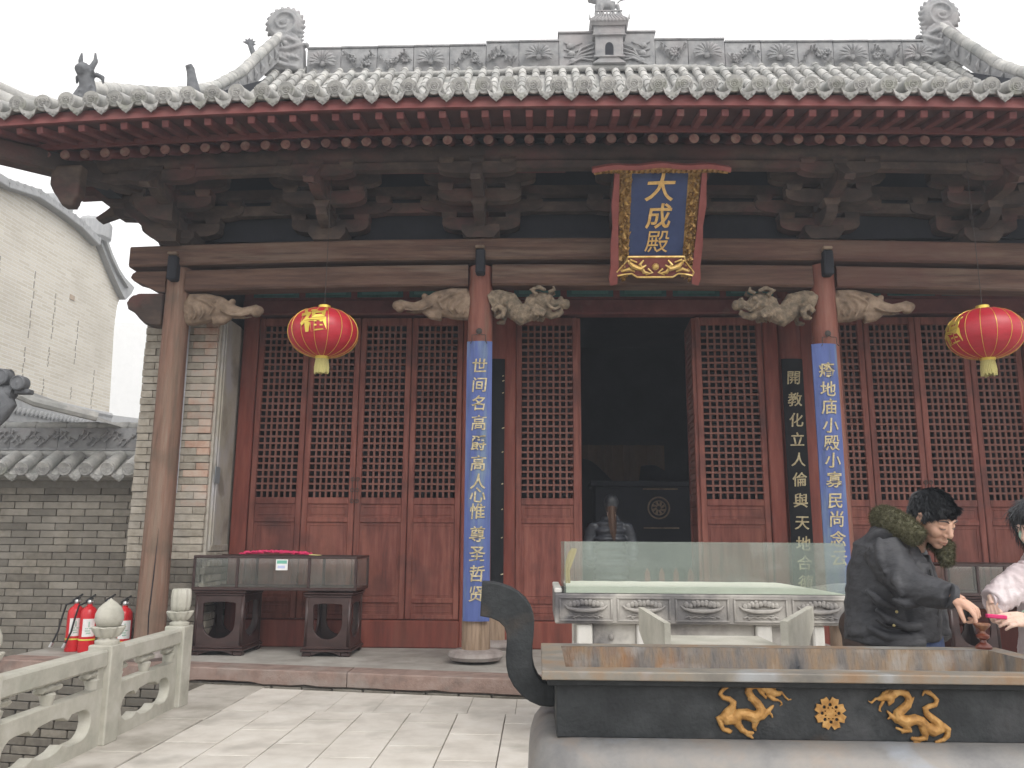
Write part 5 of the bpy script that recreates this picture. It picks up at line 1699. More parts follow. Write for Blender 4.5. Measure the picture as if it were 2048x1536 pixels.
stand(5.62, 6.12, 9.17, 9.76, .156, .835, 'dark carved stand of the right display case, near the right edge', sg_)
case(4.33, 6.16, 9.14, 9.80, .84, 1.18, 'long glass display case with dark frame behind the man at the right', [4.66, 4.95])
pk = MB()
rr = random.Random(3)
for k in range(150):
    x = -3.28+.76*rr.random(); y = 9.17+rr.random()*.2
    a = rr.uniform(-.6, .6)
    z = 1.225+.02*rr.random()+.02*(1-abs((x+2.95)/.4))
    pk.tube([(x-.022*math.cos(a), y-.022*math.sin(a), z), (x, y, z+.006), (x+.022*math.cos(a), y+.022*math.sin(a), z)], [.007, .011, .007], 6)
t = root('charm_bundle', (-2.9, 9.27, 1.215), 'heap of pink-red paper charms lying on the left display case', 'paper charms')
pk.build('charms', M_pink, t, 50, 'stuff')
m = MB()
for k in range(12):
    m.tube([(-2.52, 9.2+.01*k, 1.225), (-2.47, 9.2+.012*k, 1.222), (-2.42, 9.19+.015*k, 1.219)], [.005, .004, .002], 4)
m.build('tassel_ends', M_tassel, t)
t = root('price_card', (-2.78, 9.13, 1.12), 'small white card with green print stuck on the front of the left display case', 'card')
MB().box(-2.86, -2.73, 9.132, 9.136, 1.06, 1.175, 0, T(0, 0, 0)).build('card', M_paper, t, 0)
MB().box(-2.85, -2.74, 9.1305, 9.132, 1.13, 1.165).build('green_print', M_paperg, t, 0)
MB().box(-2.84, -2.76, 9.1305, 9.132, 1.08, 1.11).build('blue_print', plain('pale_blue', (.45, .5, .7), .8), t, 0)

# ============================================================ EXTINGUISHERS
def extinguisher(x, y, label, hose=True, rot=0):
    t = root('fire_extinguisher', (x, y, .156), label, 'extinguisher', 'fire extinguishers against the wall')
    z = .156
    MB().lathe([(.06, 0), (.082, .004), (.085, .02), (.085, .40), (.080, .44), (.062, .47), (.035, .49), (.026, .50), (.026, .515)], (x, y, z), 24).build('cylinder', M_exred, t)
    m = MB().lathe([(.024, .51), (.03, .52), (.03, .545), (.018, .56)], (x, y, z), 12)
    m.tube([(x+.02, y-.01, z+.54), (x+.055, y-.02, z+.545)], .010, 6)
    m.build('valve', M_steel, t)
    h = MB()
    h.bar((x-.05, y, z+.545), (x+.055, y, z+.615), .022, .016)
    h.bar((x-.045, y, z+.53), (x+.03, y, z+.575), .02, .014)
    h.build('handle', M_blackp, t)
    if hose:
        MB().tube([(x-.025, y-.03, z+.535), (x-.10, y-.04, z+.50), (x-.125, y-.05, z+.38), (x-.15, y-.06, z+.22), (x-.195, y-.07, z+.10)], .0105, 8).build('hose', M_blackp, t)
        MB().tube([(x-.195, y-.07, z+.10), (x-.215, y-.075, z+.05)], [.016, .02], 8).build('nozzle', M_steel, t)
    # paper label wrapped on the front
    lb = MB()
    vs, fs = [], []
    for i in range(9):
        a = rad(-100)+rad(88)*i/8+rot
        for zz in (.17, .36): vs.append((x+.0862*math.cos(a), y+.0862*math.sin(a), z+zz))
    lb.add(vs, [(2*i, 2*i+1, 2*i+3, 2*i+2) for i in range(8)])
    lo = lb.build('label_sheet', M_paper, t)
    pr_ = MB()
    for q, (a0, a1, z0, z1) in enumerate(((-70, -40, .20, .215), (-80, -45, .225, .24), (-80, -30, .25, .262), (-60, -50, .27, .33))):
        vs = []
        for i in range(4):
            a = rad(a0)+rad(a1-a0)*i/3+rot
            for zz in (z0, z1): vs.append((x+.0868*math.cos(a), y+.0868*math.sin(a), z+zz))
        pr_.add(vs, [(2*i, 2*i+1, 2*i+3, 2*i+2) for i in range(3)])
    pr_.build('label_print', plain('pale_print', (.35, .5, .42), .8), lo)
    MB().lathe([(.0858, .128), (.088, .130), (.088, .142), (.0858, .144)], (x, y, z), 24).build('yellow_band', M_yel, t)
extinguisher(-5.17, 9.40, 'leftmost red fire extinguisher with its black hose hanging, by the brick wall')
extinguisher(-4.99, 9.34, 'second red fire extinguisher from the left by the brick wall')
extinguisher(-4.80, 9.40, 'red fire extinguisher mostly hidden behind the bud finial', False)
extinguisher(-4.51, 9.18, 'rightmost red fire extinguisher, next to the bare wooden column', False, .0)

# ============================================================ INCENSE BURNER
bx0, bx1, by0, by1 = .06, 1.80, 2.84, 3.48
bur = root('incense_burner', (.93, 3.24, 0), 'large black rectangular iron incense burner with gilt dragons and curled ear handles', 'incense burner')
zr = .985
m = MB()
O = (.012, 1.848, 2.79, 3.53); I = (.092, 1.768, 2.885, 3.435)
def ring(mb, o, i, z0, z1, c=.004):
    mb.box(o[0], o[1], o[2], i[2], z0, z1, c); mb.box(o[0], o[1], i[3], o[3], z0, z1, c)
    mb.box(o[0], i[0], i[2], i[3], z0, z1, c); mb.box(i[1], o[1], i[2], i[3], z0, z1, c)
m = MB()
m.add([(O[0], O[2], zr), (O[1], O[2], zr), (O[1], O[3], zr), (O[0], O[3], zr), (I[0], I[2], zr), (I[1], I[2], zr), (I[1], I[3], zr), (I[0], I[3], zr),
       (O[0], O[2], zr-.028), (O[1], O[2], zr-.028), (O[1], O[3], zr-.028), (O[0], O[3], zr-.028), (I[0], I[2], zr-.028), (I[1], I[2], zr-.028), (I[1], I[3], zr-.028), (I[0], I[3], zr-.028)],
      [(0, 1, 5, 4), (1, 2, 6, 5), (2, 3, 7, 6), (3, 0, 4, 7), (8, 9, 1, 0), (9, 10, 2, 1), (10, 11, 3, 2), (11, 8, 0, 3),
       (8, 12, 13, 9), (9, 13, 14, 10), (10, 14, 15, 11), (11, 15, 12, 8)])
rimo = m.build('rim', M_rim, bur, 0)
bv = rimo.modifiers.new('b', 'BEVEL'); bv.width = .004; bv.segments = 2; bv.limit_method = 'ANGLE'
me_ = evaluated(rimo); rimo.modifiers.clear(); rimo.data = me_
TMP.collection.objects.unlink(rimo); COL.objects.link(rimo)
m = MB()
for (a, b_, c_, d) in ((I[0]-.01, I[1]+.01, I[3], I[3]+.012), (I[0]-.01, I[1]+.01, I[2]-.012, I[2]), (I[0]-.012, I[0], I[2], I[3]), (I[1], I[1]+.012, I[2], I[3])):
    m.box(a, b_, c_, d, .72, zr-.001)
m.build('trough_wall', M_rust, bur, 0)
n = 60; k_ = 24
vs = []
for i in range(n+1):
    for j in range(k_+1):
        x = I[0]+(I[1]-I[0])*i/n; y = I[2]+(I[3]-I[2])*j/k_
        z = .872+.022*noise.noise(Vector((x*5, y*5, 1)))+.012*noise.noise(Vector((x*19, y*19, 2)))+.028*math.exp(-((x-1.05)/.07)**2-((y-3.38)/.08)**2)+.028*math.exp(-((x-1.32)/.06)**2-((y-3.37)/.08)**2)
        vs.append((x, y, z))
MB().add(vs, [(i*(k_+1)+j, (i+1)*(k_+1)+j, (i+1)*(k_+1)+j+1, i*(k_+1)+j+1) for i in range(n) for j in range(k_)]).build('ash', M_ash, bur, 60, 'stuff')
MB().bar((.99, 3.36, .87), (1.02, 3.41, .92), .006, .006).build('incense_stub', M_iron, bur)
m = MB()
ring(m, (bx0, bx1, by0, by1), (bx0+.022, bx1-.022, by0+.022, by1-.022), .772, zr-.029)
ring(m, (bx0-.03, bx1+.03, by0-.022, by1+.03), (bx0+.024, bx1-.024, by0+.024, by1-.024), zr-.05, zr-.0285)
m.build('body', M_iron, bur, 30)
# rounded belly below the box
lev = [(.774, -.004), (.771, .03), (.755, .062), (.725, .088), (.68, .105), (.62, .112), (.54, .10), (.46, .07), (.38, .03), (.33, -.02), (.32, -.08)]
vs, fs = [], []
nseg = 14
cxx, cyy = (bx0+bx1)/2, (by0+by1)/2
for z, off in lev:
    hx, hy = (bx1-bx0)/2+off*.85, (by1-by0)/2+off
    rc = .10+max(0, off)*.6
    for q, (sx, sy) in enumerate(((1, 1), (-1, 1), (-1, -1), (1, -1))):
        for i in range(nseg+1):
            a = q*math.pi/2+math.pi/2*i/nseg
            vs.append((cxx+sx*(hx-rc)+rc*math.cos(a), cyy+sy*(hy-rc)+rc*math.sin(a), z))
K = 4*(nseg+1)
for i in range(len(lev)-1):
    for j in range(K): fs.append((i*K+j, i*K+(j+1) % K, (i+1)*K+(j+1) % K, (i+1)*K+j))
fs += [tuple(range(K)), tuple((len(lev)-1)*K+j for j in range(K))[::-1]]
MB().add(vs, fs).build('belly', M_belly, bur, 60)
for sx in (bx0+.12, bx1-.12):
    for sy in (by0+.10, by1-.10):
        MB().lathe([(.05, 0), (.075, .02), (.06, .08), (.045, .14), (.06, .24), (.10, .34), (.10, .40)], (sx, sy, 0), 16).build('leg', M_belly, bur)
# ear handles
hp = [(-.207, 1.239), (-.175, 1.238), (-.145, 1.232), (-.108, 1.220), (-.078, 1.203), (-.052, 1.181), (-.034, 1.155), (-.023, 1.125), (-.019, 1.093), (-.021, 1.05), (-.026, 1.011), (-.026, .965), (-.019, .93), (-.004, .90), (.017, .880), (.045, .868), (.085, .865),
      (.085, .808), (.045, .803), (.007, .806), (-.028, .820), (-.058, .841), (-.085, .870), (-.105, .905), (-.113, .940), (-.115, .974), (-.112, 1.02), (-.113, 1.056), (-.122, 1.082), (-.144, 1.103), (-.175, 1.116), (-.212, 1.122)]
for s in (0, 1):
    pts = hp if s == 0 else [(2*.93-a, b_) for a, b_ in hp]
    me = plate(pts, [], .085, .005)
    me.materials.clear(); me.materials.append(M_iron); me.name = 'ear_handle'
    put('ear_handle', me, bur, T(0, 3.24, 0) @ RX(rad(90)))
# gilt reliefs on the front
KX, KZ = .000422, .000408
def rel(zx, zy): return (.94+(zx-1000)*KX, by0-.004, .858-(zy-335)*KZ)
def relief_dragon(paths, name_):
    b = MB()
    for pts, rr in paths:
        b.tube([rel(*p) for p in pts], [r_*KX for r_ in rr], 8, sy=1)
        b.ell(rel(*pts[0]), rr[0]*KX, 6, 4); b.ell(rel(*pts[-1]), rr[-1]*KX, 6, 4)
    organic(name_, b, M_gold, bur, .0024, 1, disp=lambda co, n_: n_*.0008*math.sin(co.x*900)*math.sin(co.z*1100))
L1 = [([(285, 118), (240, 135), (195, 165), (170, 200), (195, 228), (240, 238), (272, 262), (262, 300), (225, 335), (200, 365), (215, 392), (265, 388), (315, 350), (370, 352), (425, 372), (465, 352), (480, 312), (455, 270), (415, 230), (388, 185), (395, 145), (440, 125), (500, 135)],
       [8, 14, 16, 17, 19, 22, 26, 30, 34, 38, 44, 42, 42, 44, 46, 44, 36, 33, 31, 30, 30, 32, 34]),
      ([(500, 140), (545, 165), (590, 190), (620, 195)], [34, 36, 28, 18]), ([(540, 200), (575, 235), (600, 240)], [20, 18, 12]),
      ([(600, 180), (640, 180), (665, 215), (690, 240), (712, 232)], [10, 9, 8, 7, 6]), ([(600, 238), (630, 250), (640, 275), (622, 285)], [9, 8, 7, 5]),
      ([(470, 130), (500, 110), (540, 125)], [12, 14, 6]), ([(460, 150), (490, 190), (520, 230)], [14, 16, 8]), ([(520, 120), (560, 118), (600, 150)], [10, 12, 6]),
      ([(190, 375), (150, 385), (170, 430), (185, 465), (235, 485)], [32, 22, 20, 18, 14]), ([(185, 465), (215, 462), (250, 478)], [14, 12, 8]),
      ([(290, 390), (300, 430), (330, 470), (370, 490), (408, 488)], [36, 30, 24, 18, 12]), ([(340, 475), (370, 505), (405, 525)], [18, 14, 10]),
      ([(440, 375), (430, 410), (418, 450), (428, 465)], [36, 26, 18, 12]), ([(480, 360), (520, 335), (550, 305), (572, 285)], [34, 22, 15, 10]), ([(530, 330), (555, 350), (562, 370)], [14, 10, 8]),
      ([(455, 300), (420, 255), (380, 240)], [18, 14, 5])]
relief_dragon(L1, 'gilt_dragon')
R1 = [([(1735, 165), (1780, 190), (1812, 225), (1795, 262), (1745, 275), (1715, 292), (1725, 330), (1765, 365), (1805, 400), (1810, 440), (1765, 458), (1715, 430), (1680, 390), (1635, 372), (1590, 385), (1545, 385), (1510, 365), (1508, 330), (1545, 300), (1585, 265), (1602, 225), (1585, 185), (1540, 165), (1490, 175)],
       [16, 16, 18, 20, 20, 22, 26, 30, 36, 42, 44, 42, 40, 40, 42, 44, 44, 38, 34, 32, 30, 29, 30, 32]),
      ([(1495, 180), (1450, 205), (1405, 210), (1375, 225)], [34, 34, 26, 16]), ([(1470, 230), (1450, 255), (1445, 270)], [24, 16, 8]),
      ([(1385, 215), (1345, 225), (1315, 255), (1295, 240)], [12, 10, 9, 6]), ([(1405, 245), (1380, 280), (1370, 310), (1385, 318)], [12, 10, 8, 6]),
      ([(1520, 150), (1490, 135), (1455, 150)], [10, 12, 6]), ([(1440, 165), (1410, 180), (1390, 200)], [12, 12, 8]),
      ([(1740, 150), (1715, 170), (1705, 195)], [10, 10, 8]), ([(1740, 158), (1765, 165), (1775, 185)], [12, 12, 8]), ([(1735, 145), (1738, 160)], [8, 10]),
      ([(1500, 380), (1465, 355), (1440, 325), (1430, 315)], [28, 18, 12, 9]), ([(1460, 350), (1430, 372)], [12, 8]),
      ([(1560, 400), (1570, 430), (1590, 455), (1545, 462), (1490, 438)], [34, 28, 22, 16, 10]), ([(1545, 462), (1530, 475)], [10, 7]),
      ([(1690, 430), (1700, 475), (1700, 510), (1650, 520), (1600, 515)], [36, 30, 22, 18, 14]), ([(1640, 522), (1610, 545), (1655, 550)], [14, 12, 10]),
      ([(1830, 420), (1875, 445), (1865, 490), (1835, 520), (1775, 540)], [34, 26, 22, 18, 12]), ([(1575, 270), (1620, 240), (1640, 205)], [14, 12, 5])]
relief_dragon(R1, 'gilt_dragon')
out, holes = [], []
c0 = (0, 0)
for k in range(32):
    a = rad(k*360/32+11.25*0)
    ph = k % 4
    r_ = (.044, .050, .0535, .050)[ph] if True else 0
    if ph == 2: r_ = .047
    if ph == 0: r_ = .035
    out.append((r_*math.cos(a), r_*math.sin(a)))
for k in range(8):
    a = rad(k*45)
    for rr_c, rr_s in ((.0265, .0065),):
        holes.append([(rr_c*math.cos(a)+rr_s*math.cos(t), rr_c*math.sin(a)+rr_s*math.sin(t)) for t in [i*math.pi/4 for i in range(8)]])
    a2 = rad(k*45+22.5)
    holes.append([(.0175*math.cos(a2)+.0036*math.cos(t), .0175*math.sin(a2)+.0036*math.sin(t)) for t in [i*math.pi/4 for i in range(8)]])
me = plate(out, holes, .008, .001)
me.materials.clear(); me.materials.append(M_gold); me.name = 'gilt_wheel'
put('gilt_wheel', me, bur, T(.94, by0-.004, .858) @ RX(rad(90)))

# turned candle stand on the far rim
cd = root('candle_holder', (1.775, 3.475, zr), 'small turned reddish brown candle holder standing on the far rim of the burner', 'candle holder')
M_cand = mat('dark_red_lacquer', [(.07, .015, .01), (.13, .03, .018), (.25, .12, .06)], 20, .3, .1, spec=.6)
cz = zr
MB().lathe([(.030, 0), (.031, .008), (.024, .016), (.013, .024), (.011, .034), (.024, .042), (.025, .052), (.012, .060), (.010, .068), (.014, .074), (.026, .084), (.031, .092), (.030, .098), (.012, .100)], (1.775, 3.480, cz), 22).build('stem', M_cand, cd)

# ============================================================ STONE OFFERING TABLE WITH GLASS CASE
at_ = root('stone_table', (1.11, 6.27, 0), 'weathered pale stone offering table with carved lotus panels along its front edge', 'stone table')
X0, X1, Y0, Y1 = .115, 2.105, 5.80, 6.75
MB().box(X0, X1, Y0, Y1, .845, 1.042, .008).build('table_slab', M_altar, at_, 30)
MB().box(X0, X0+.05, Y0+.06, Y1, 1.043, 1.075, .006).build('end_kerb', M_white, at_, 30)
for i in range(5):
    a = X0+.03+i*.392; b_ = a+.36
    c = (a+b_)/2
    m = MB()
    t_ = .012
    zt_, zb_ = 1.022, .862
    for q in ((a, b_, zt_-t_, zt_), (a, b_, zb_, zb_+t_), (a, a+t_, zb_+t_, zt_-t_), (b_-t_, b_, zb_+t_, zt_-t_)):
        m.box(q[0], q[1], Y0-.010, Y0-.0005, q[2], q[3], .002)
    # boat-shaped dish, heaped with lotus or fruit, on a scalloped stand
    m.tube([(c-.145, Y0-.004, .968), (c-.12, Y0-.012, .948), (c-.06, Y0-.022, .936), (c, Y0-.025, .933), (c+.06, Y0-.022, .936), (c+.12, Y0-.012, .948), (c+.145, Y0-.004, .968)], [.004, .009, .013, .014, .013, .009, .004], 7)
    rr = random.Random(i)
    for k in range(9):
        u = -.105+.21*k/8
        m.ell((c+u, Y0-.006, .968+.016*(1-abs(u)/.11)+(.006*rr.uniform(-1, 1) if i else .004*(k % 2))), (.017, .016, .020+.005*rr.random()), 7, 5)
    for k in range(5):
        u = -.06+.12*k/4
        m.ell((c+u, Y0-.005, .99+.006*(k % 2)), (.016, .013, .013), 7, 5)
    m.box(c-.085, c+.085, Y0-.012, Y0-.001, .905, .914, .002)
    m.tube([(c-.115+.023*k, Y0-.006, .893+(.007 if k % 2 else -.002)) for k in range(11)], .0065, 6)
    m.tube([(c-.07, Y0-.004, .90), (c-.085, Y0-.008, .885), (c-.07, Y0-.004, .878)], .006, 5)
    m.tube([(c+.07, Y0-.004, .90), (c+.085, Y0-.008, .885), (c+.07, Y0-.004, .878)], .006, 5)
    m.build('carved_panel', M_altar, at_, 45)
for (a, b_) in ((.265, .37), (.67, .78), (1.475, 1.58), (1.855, 1.93)):
    MB().box(a, b_, Y0+.03, Y0+.14, .0, .844, .01).build('table_leg', M_white, at_, 30)
    MB().box(a, b_, Y1-.14, Y1-.03, .0, .844, .01).build('table_leg', M_white, at_, 30)
MB().box(.372, .668, Y0+.07, Y0+.11, .3, .844, .004).build('back_panel', M_altar, at_, 30)
MB().ell((.50, Y0+.065, .755), (.02, .02, .025)).build('boss', M_altar, at_)
for (a, b_) in ((.782, 1.473),):
    MB().box(a, b_, Y0+.07, Y0+.11, .765, .844, .004).build('rail', M_altar, at_, 30)
    MB().box(a, b_, Y0+.07, Y0+.11, .3, .715, .004).build('rail', M_altar, at_, 30)
for a in (.90, 1.085, 1.27, 1.41):
    MB().box(a, a+.06, Y0+.07, Y0+.11, .7155, .7645).build('baluster', M_altar, at_, 0)
MB().box(1.582, 1.853, Y0+.07, Y0+.11, .3, .844, .004).build('back_panel', M_altar, at_, 30)
gb = root('glass_box', (1.11, 6.27, 1.045), 'greenish dusty open glass box of sand standing on the stone table', 'glass box')
gx0, gx1, gy0, gy1 = X0+.012+.055, X1-.005, Y0+.03, Y1-.05
zg0, zg1 = 1.046, 1.392
MB().box(gx0, gx1, gy0, gy0+.010, zg0, zg1).build('glass_pane', M_glass, gb, 0)
MB().box(gx0, gx1, gy1-.010, gy1, zg0, zg1).build('glass_pane', M_glass, gb, 0)
MB().box(gx0, gx0+.010, gy0+.011, gy1-.011, zg0, zg1).build('glass_pane', M_glass, gb, 0)
MB().box(gx1-.010, gx1, gy0+.011, gy1-.011, zg0, zg1).build('glass_pane', M_glass, gb, 0)
n, k_ = 40, 16
vs = []
for i in range(n+1):
    for j in range(k_+1):
        x = gx0+.012+(gx1-gx0-.024)*i/n; y = gy0+.012+(gy1-gy0-.024)*j/k_
        e = min(1, (n-i)/5, )
        vs.append((x, y, 1.048+.038*e+.004*noise.noise(Vector((x*9, y*9, 0)))))
MB().add(vs, [(i*(k_+1)+j, (i+1)*(k_+1)+j, (i+1)*(k_+1)+j+1, i*(k_+1)+j+1) for i in range(n) for j in range(k_)]).build('sand', M_sand, gb, 60, 'stuff')
MB().prism([(gx0+.012, zg0), (gx1-.012, zg0), (gx1-.012, 1.05), (gx1-.25, 1.087), (gx0+.012, 1.087)], gy0+.0115, gy0+.013).build('sand_edge', M_sand, gb, 0, 'stuff')
m = MB()
for xx in (.215, .235):
    m.tube([(xx, 6.35, 1.07), (xx-.01, 6.35, 1.18), (xx+.03, 6.36, 1.30+.1*(xx-.2)), (xx+.05, 6.36, 1.34)], [.008, .014, .02, .01], 6, sy=.3)
yp = root('yellow_streak', (.26, 6.35, 1.07), 'curved yellow streaks at the left end inside the glass box', 'paper')
m.build('curved_streak', mat('yellow_streak', [(.28, .20, .06), (.38, .28, .10)], 9, .8, .2), yp)  # tapered yellow streaks curving upward near the left pane

# ============================================================ PALE STONE KNEELING BENCH
kb = root('stone_bench', (.95, 4.5, 0), 'low pale stone bench with two upright wing slabs behind the incense burner', 'bench')
def wing(a, b_, zt0, zt1, zl0, zl1, th, name_):
    M0 = frame_along((a[0], a[1], 0), (b_[0], b_[1], 0))
    L = math.hypot(b_[0]-a[0], b_[1]-a[1])
    m = MB().prism([(0, .0), (L*.62, 0), (L*.62, zl0), (L, zl1), (L, zt1), (0, zt0)], -th/2, th/2, M0)
    o = m.build(name_, M_rail, kb, 30)
wing((.635, 4.22), (.575, 4.78), 1.003, 1.035, .80, .91, .03, 'wing_slab')
wing((1.195, 4.2), (1.50, 4.75), 1.018, 1.05, .82, .95, .035, 'wing_slab')
MB().box(.66, 1.20, 4.25, 4.70, .865, .895, .006).build('seat_slab', M_rail, kb, 30)
MB().box(.70, 1.16, 4.30, 4.66, .0, .864, .01).build('bench_block', M_rail, kb, 30)

# ============================================================ PEOPLE
def cloth_mat(name_, c, rough=.85, spec=.25, fine=220, bump=.25, big=None):
    return mat(name_, [(c[0]*.75, c[1]*.75, c[2]*.75), c, (c[0]*1.3, c[1]*1.3, c[2]*1.3)], 7, rough, bump, spec=spec, fine=fine, bdist=.002, big=big)
M_coat = mat('charcoal_coat_cloth', [(.030, .031, .036), (.045, .046, .052), (.065, .066, .072)], 7, .6, .55, (1, 1, 1.6), spec=.35, fine=38, bdist=.008, det=3)
M_shirt = cloth_mat('navy_sweater', (.02, .028, .07))
M_jean = cloth_mat('blue_denim', (.05, .07, .14))
M_trou = cloth_mat('dark_brown_trousers', (.05, .035, .03))
M_fur = mat('olive_fur', [(.05, .048, .027), (.10, .096, .058), (.18, .172, .118)], 60, .95, 0, spec=.1)
M_skin = mat('tanned_skin', [(.46, .26, .185), (.55, .33, .24), (.60, .38, .28)], 14, .5, .25, spec=.4, fine=160, bdist=.001)
M_skin2 = mat('pale_skin', [(.58, .39, .31), (.66, .46, .37), (.70, .51, .42)], 14, .5, .2, spec=.4, fine=160, bdist=.001)
for m_ in (M_skin, M_skin2):
    m_.node_tree.nodes['Principled BSDF'].inputs['Subsurface Weight'].default_value = .12
    m_.node_tree.nodes['Principled BSDF'].inputs['Subsurface Radius'].default_value = (.01, .004, .002)
M_hair = mat('black_hair', [(.006, .007, .009), (.016, .018, .022), (.035, .038, .045)], 60, .45, .6, (1, 1, .25), spec=.5, fine=200)
M_hairb = mat('brown_hair', [(.04, .02, .012), (.09, .045, .025), (.13, .07, .04)], 60, .5, .6, (1, 1, .2), spec=.5, fine=200)
M_lip = plain('lips', (.30, .12, .09), .5)
M_eye = plain('eye_white', (.5, .47, .44), .3)
M_iris = plain('dark_iris', (.015, .01, .008), .2)
M_white_sleeve = mat('shiny_pale_pink_jacket', [(.42, .34, .35), (.52, .44, .45), (.62, .56, .57)], 8, .38, .5, spec=.5, fine=45, bdist=.008)
M_puff = mat('black_puffer', [(.022, .025, .032), (.042, .046, .056)], 8, .26, .5, spec=.5, fine=40, bdist=.006)
M_mint = plain('pale_green_cuff', (.45, .62, .50), .7)

def head(M, parent, skin, eyelid=True, voxel=.0042, sex=0):
    """local frame: x forward, y left, z up, origin at the centre of the head; height about .235"""
    b = MB()
    b.ell((-.018, 0, .036), (.092, .073, .082), 20, 14)
    b.ell((.020, 0, -.010), (.070, .062, .085), 20, 14)
    b.ell((.030, 0, -.058), (.052, .049, .050), 16, 12)      # jaw
    b.ell((.058, 0, -.098), (.024, .024, .017), 12, 8)     # chin
    for s in (-1, 1):
        b.ell((.052, s*.036, -.028), (.030, .026, .030), 12, 8)    # cheek bones
        b.ell((-.01, s*.052, -.062), (.034, .014, .030), 10, 8)    # jaw angle
        b.tube([(.078, s*.012, .022), (.076, s*.030, .027), (.062, s*.048, .020)], [.010, .011, .008], 8)     # brow
        b.ell((.071, s*.031, .002), (.014, .017, .011), 10, 8)     # eyelid
        b.ell((-.012, s*.071, -.008), (.018, .007, .030), 10, 8, RX(rad(-6*s)))   # ear
        b.tube([(-.022, s*.078, .018), (-.008, s*.080, .026), (.004, s*.076, .014), (-.004, s*.074, -.018), (-.010, s*.073, -.033)], [.005, .006, .005, .005, .006], 6)
        b.ell((.093, s*.011, -.038), (.010, .009, .008), 8, 6)      # nostril wing
    b.tube([(.083, 0, .018), (.092, 0, -.002), (.104, 0, -.026), (.102, 0, -.038)], [.008, .009, .0125, .011], 10)
    b.tube([(.078, -.022, -.066), (.088, -.010, -.0625), (.091, 0, -.064), (.088, .010, -.0625), (.078, .022, -.066)], [.004, .006, .006, .006, .004], 8)
    b.tube([(.076, -.018, -.075), (.086, -.008, -.077), (.088, 0, -.0775), (.086, .008, -.077), (.076, .018, -.075)], [.004, .007, .0075, .007, .004], 8)
    b.tube([(-.03, 0, -.05), (-.048, 0, -.11), (-.06, 0, -.17)], [.055, .054, .060], 12)   # neck
    v = MB(); v.add(b.v, b.f, M)
    h = organic('head', v, skin, parent, voxel, 2)
    d = MB()
    for s in (-1, 1):
        d.tube([(.0855, s*.019, -.002), (.0865, s*.029, -.0055), (.081, s*.040, -.006), (.073, s*.046, -.002)], [.0012, .0017, .0016, .001], 5, M=M)
        d.tube([(.0885, s*.014, .026), (.0885, s*.028, .034), (.079, s*.043, .033), (.068, s*.052, .026)], [.0028, .0036, .003, .0015], 6, sy=.6, M=M)
    d.build('brows_and_lashes', M_hair, h)
    l = MB()
    l.tube([(.0815, -.021, -.0705), (.0925, -.009, -.070), (.0945, 0, -.071), (.0925, .009, -.070), (.0815, .021, -.0705)], [.0012, .0022, .0024, .0022, .0012], 6, M=M)
    l.tube([(.086, -.012, -.078), (.0925, 0, -.080), (.086, .012, -.078)], [.002, .0045, .002], 6, M=M)
    l.build('lips', M_lip, h)
    return h

def hand(M, parent, skin, curls=(50, 60, 65, 70), thumb=(35, 20), size=.18, left=False, name_='hand', spread=3):
    """local: wrist at origin, x along the palm to the fingers, z = back of hand, thumb on +y side"""
    k = size/.18
    s = -1 if left else 1
    b = MB()
    P = lambda x, y, z: (x*k, s*y*k, z*k)
    b.tube([P(-.03, 0, 0), P(.0, 0, 0), P(.025, 0, 0)], [.026*k, .026*k, .028*k], 12, sy=.75)
    for y in (-.030, -.011, .010, .029):
        b.tube([P(.0, y*.6, 0), P(.04, y*.95, .001), P(.085, y, 0)], [.015*k, .0145*k, .0115*k], 10)
    b.ell(P(.045, 0, -.004), (.045*k, .036*k, .013*k), 14, 10)
    b.ell(P(.03, .03, -.008), (.03*k, .017*k, .016*k), 10, 8)
    nails = MB()
    for i, (y, L) in enumerate(((.030, .070), (.010, .080), (-.011, .074), (-.031, .058))):
        c = rad(curls[i]); a = 0
        p = Vector(P(.085, y, 0)); pts = [p]
        sp = rad(spread*(1.5-i))
        for j, fr in enumerate((.45, .30, .25)):
            a += c*(.55, .9, .5)[j]
            d = Vector((math.cos(a)*math.cos(sp), s*math.cos(a)*math.sin(sp), -math.sin(a)))
            p = p+d*L*fr*k
            pts.append(p)
        r_ = [.0098*k, .0092*k, .0085*k, .0072*k] if i < 3 else [.0085*k, .008*k, .0073*k, .0062*k]
        b.tube(pts, r_, 10)
        b.ell(pts[-1], r_[-1]*1.02, 8, 6)
        up_ = Vector((math.sin(a), 0, math.cos(a)))
        q = pts[-1]-d*.004*k+up_*r_[-1]*.80
        nails.ell(q, (.0055*k, .0048*k, .002*k), 8, 5, RY(a))
    c0_, c1_ = rad(thumb[0]), rad(thumb[1])
    pts = [Vector(P(.012, .022, -.006))]
    pts.append(pts[0]+Vector((math.cos(c0_), s*math.sin(c0_), -.35))*.038*k)
    pts.append(pts[1]+Vector((math.cos(c0_*.5), s*math.sin(c0_*.5), -.45-math.sin(c1_)*.4))*.028*k)
    pts.append(pts[2]+Vector((math.cos(c0_*.1), s*math.sin(c0_*.1), -.4-math.sin(c1_)*.6))*.022*k)
    b.tube(pts, [.0145*k, .0125*k, .0105*k, .0088*k], 10); b.ell(pts[-1], .0088*k, 8, 6)
    v = MB(); v.add(b.v, b.f, M)
    h = organic(name_, v, skin, parent, .0032, 1)
    nv = MB(); nv.add(nails.v, nails.f, M)
    nv.build('nails', M_nail, h)
    return h
M_nail = plain('finger_nail', (.55, .36, .30), .35)
def basis(x, z, o):
    x = Vector(x).normalized(); z = Vector(z); z = (z-x*z.dot(x)).normalized(); y = z.cross(x)
    return Matrix(((x.x, y.x, z.x, o[0]), (x.y, y.y, z.y, o[1]), (x.z, y.z, z.z, o[2]), (0, 0, 0, 1)))

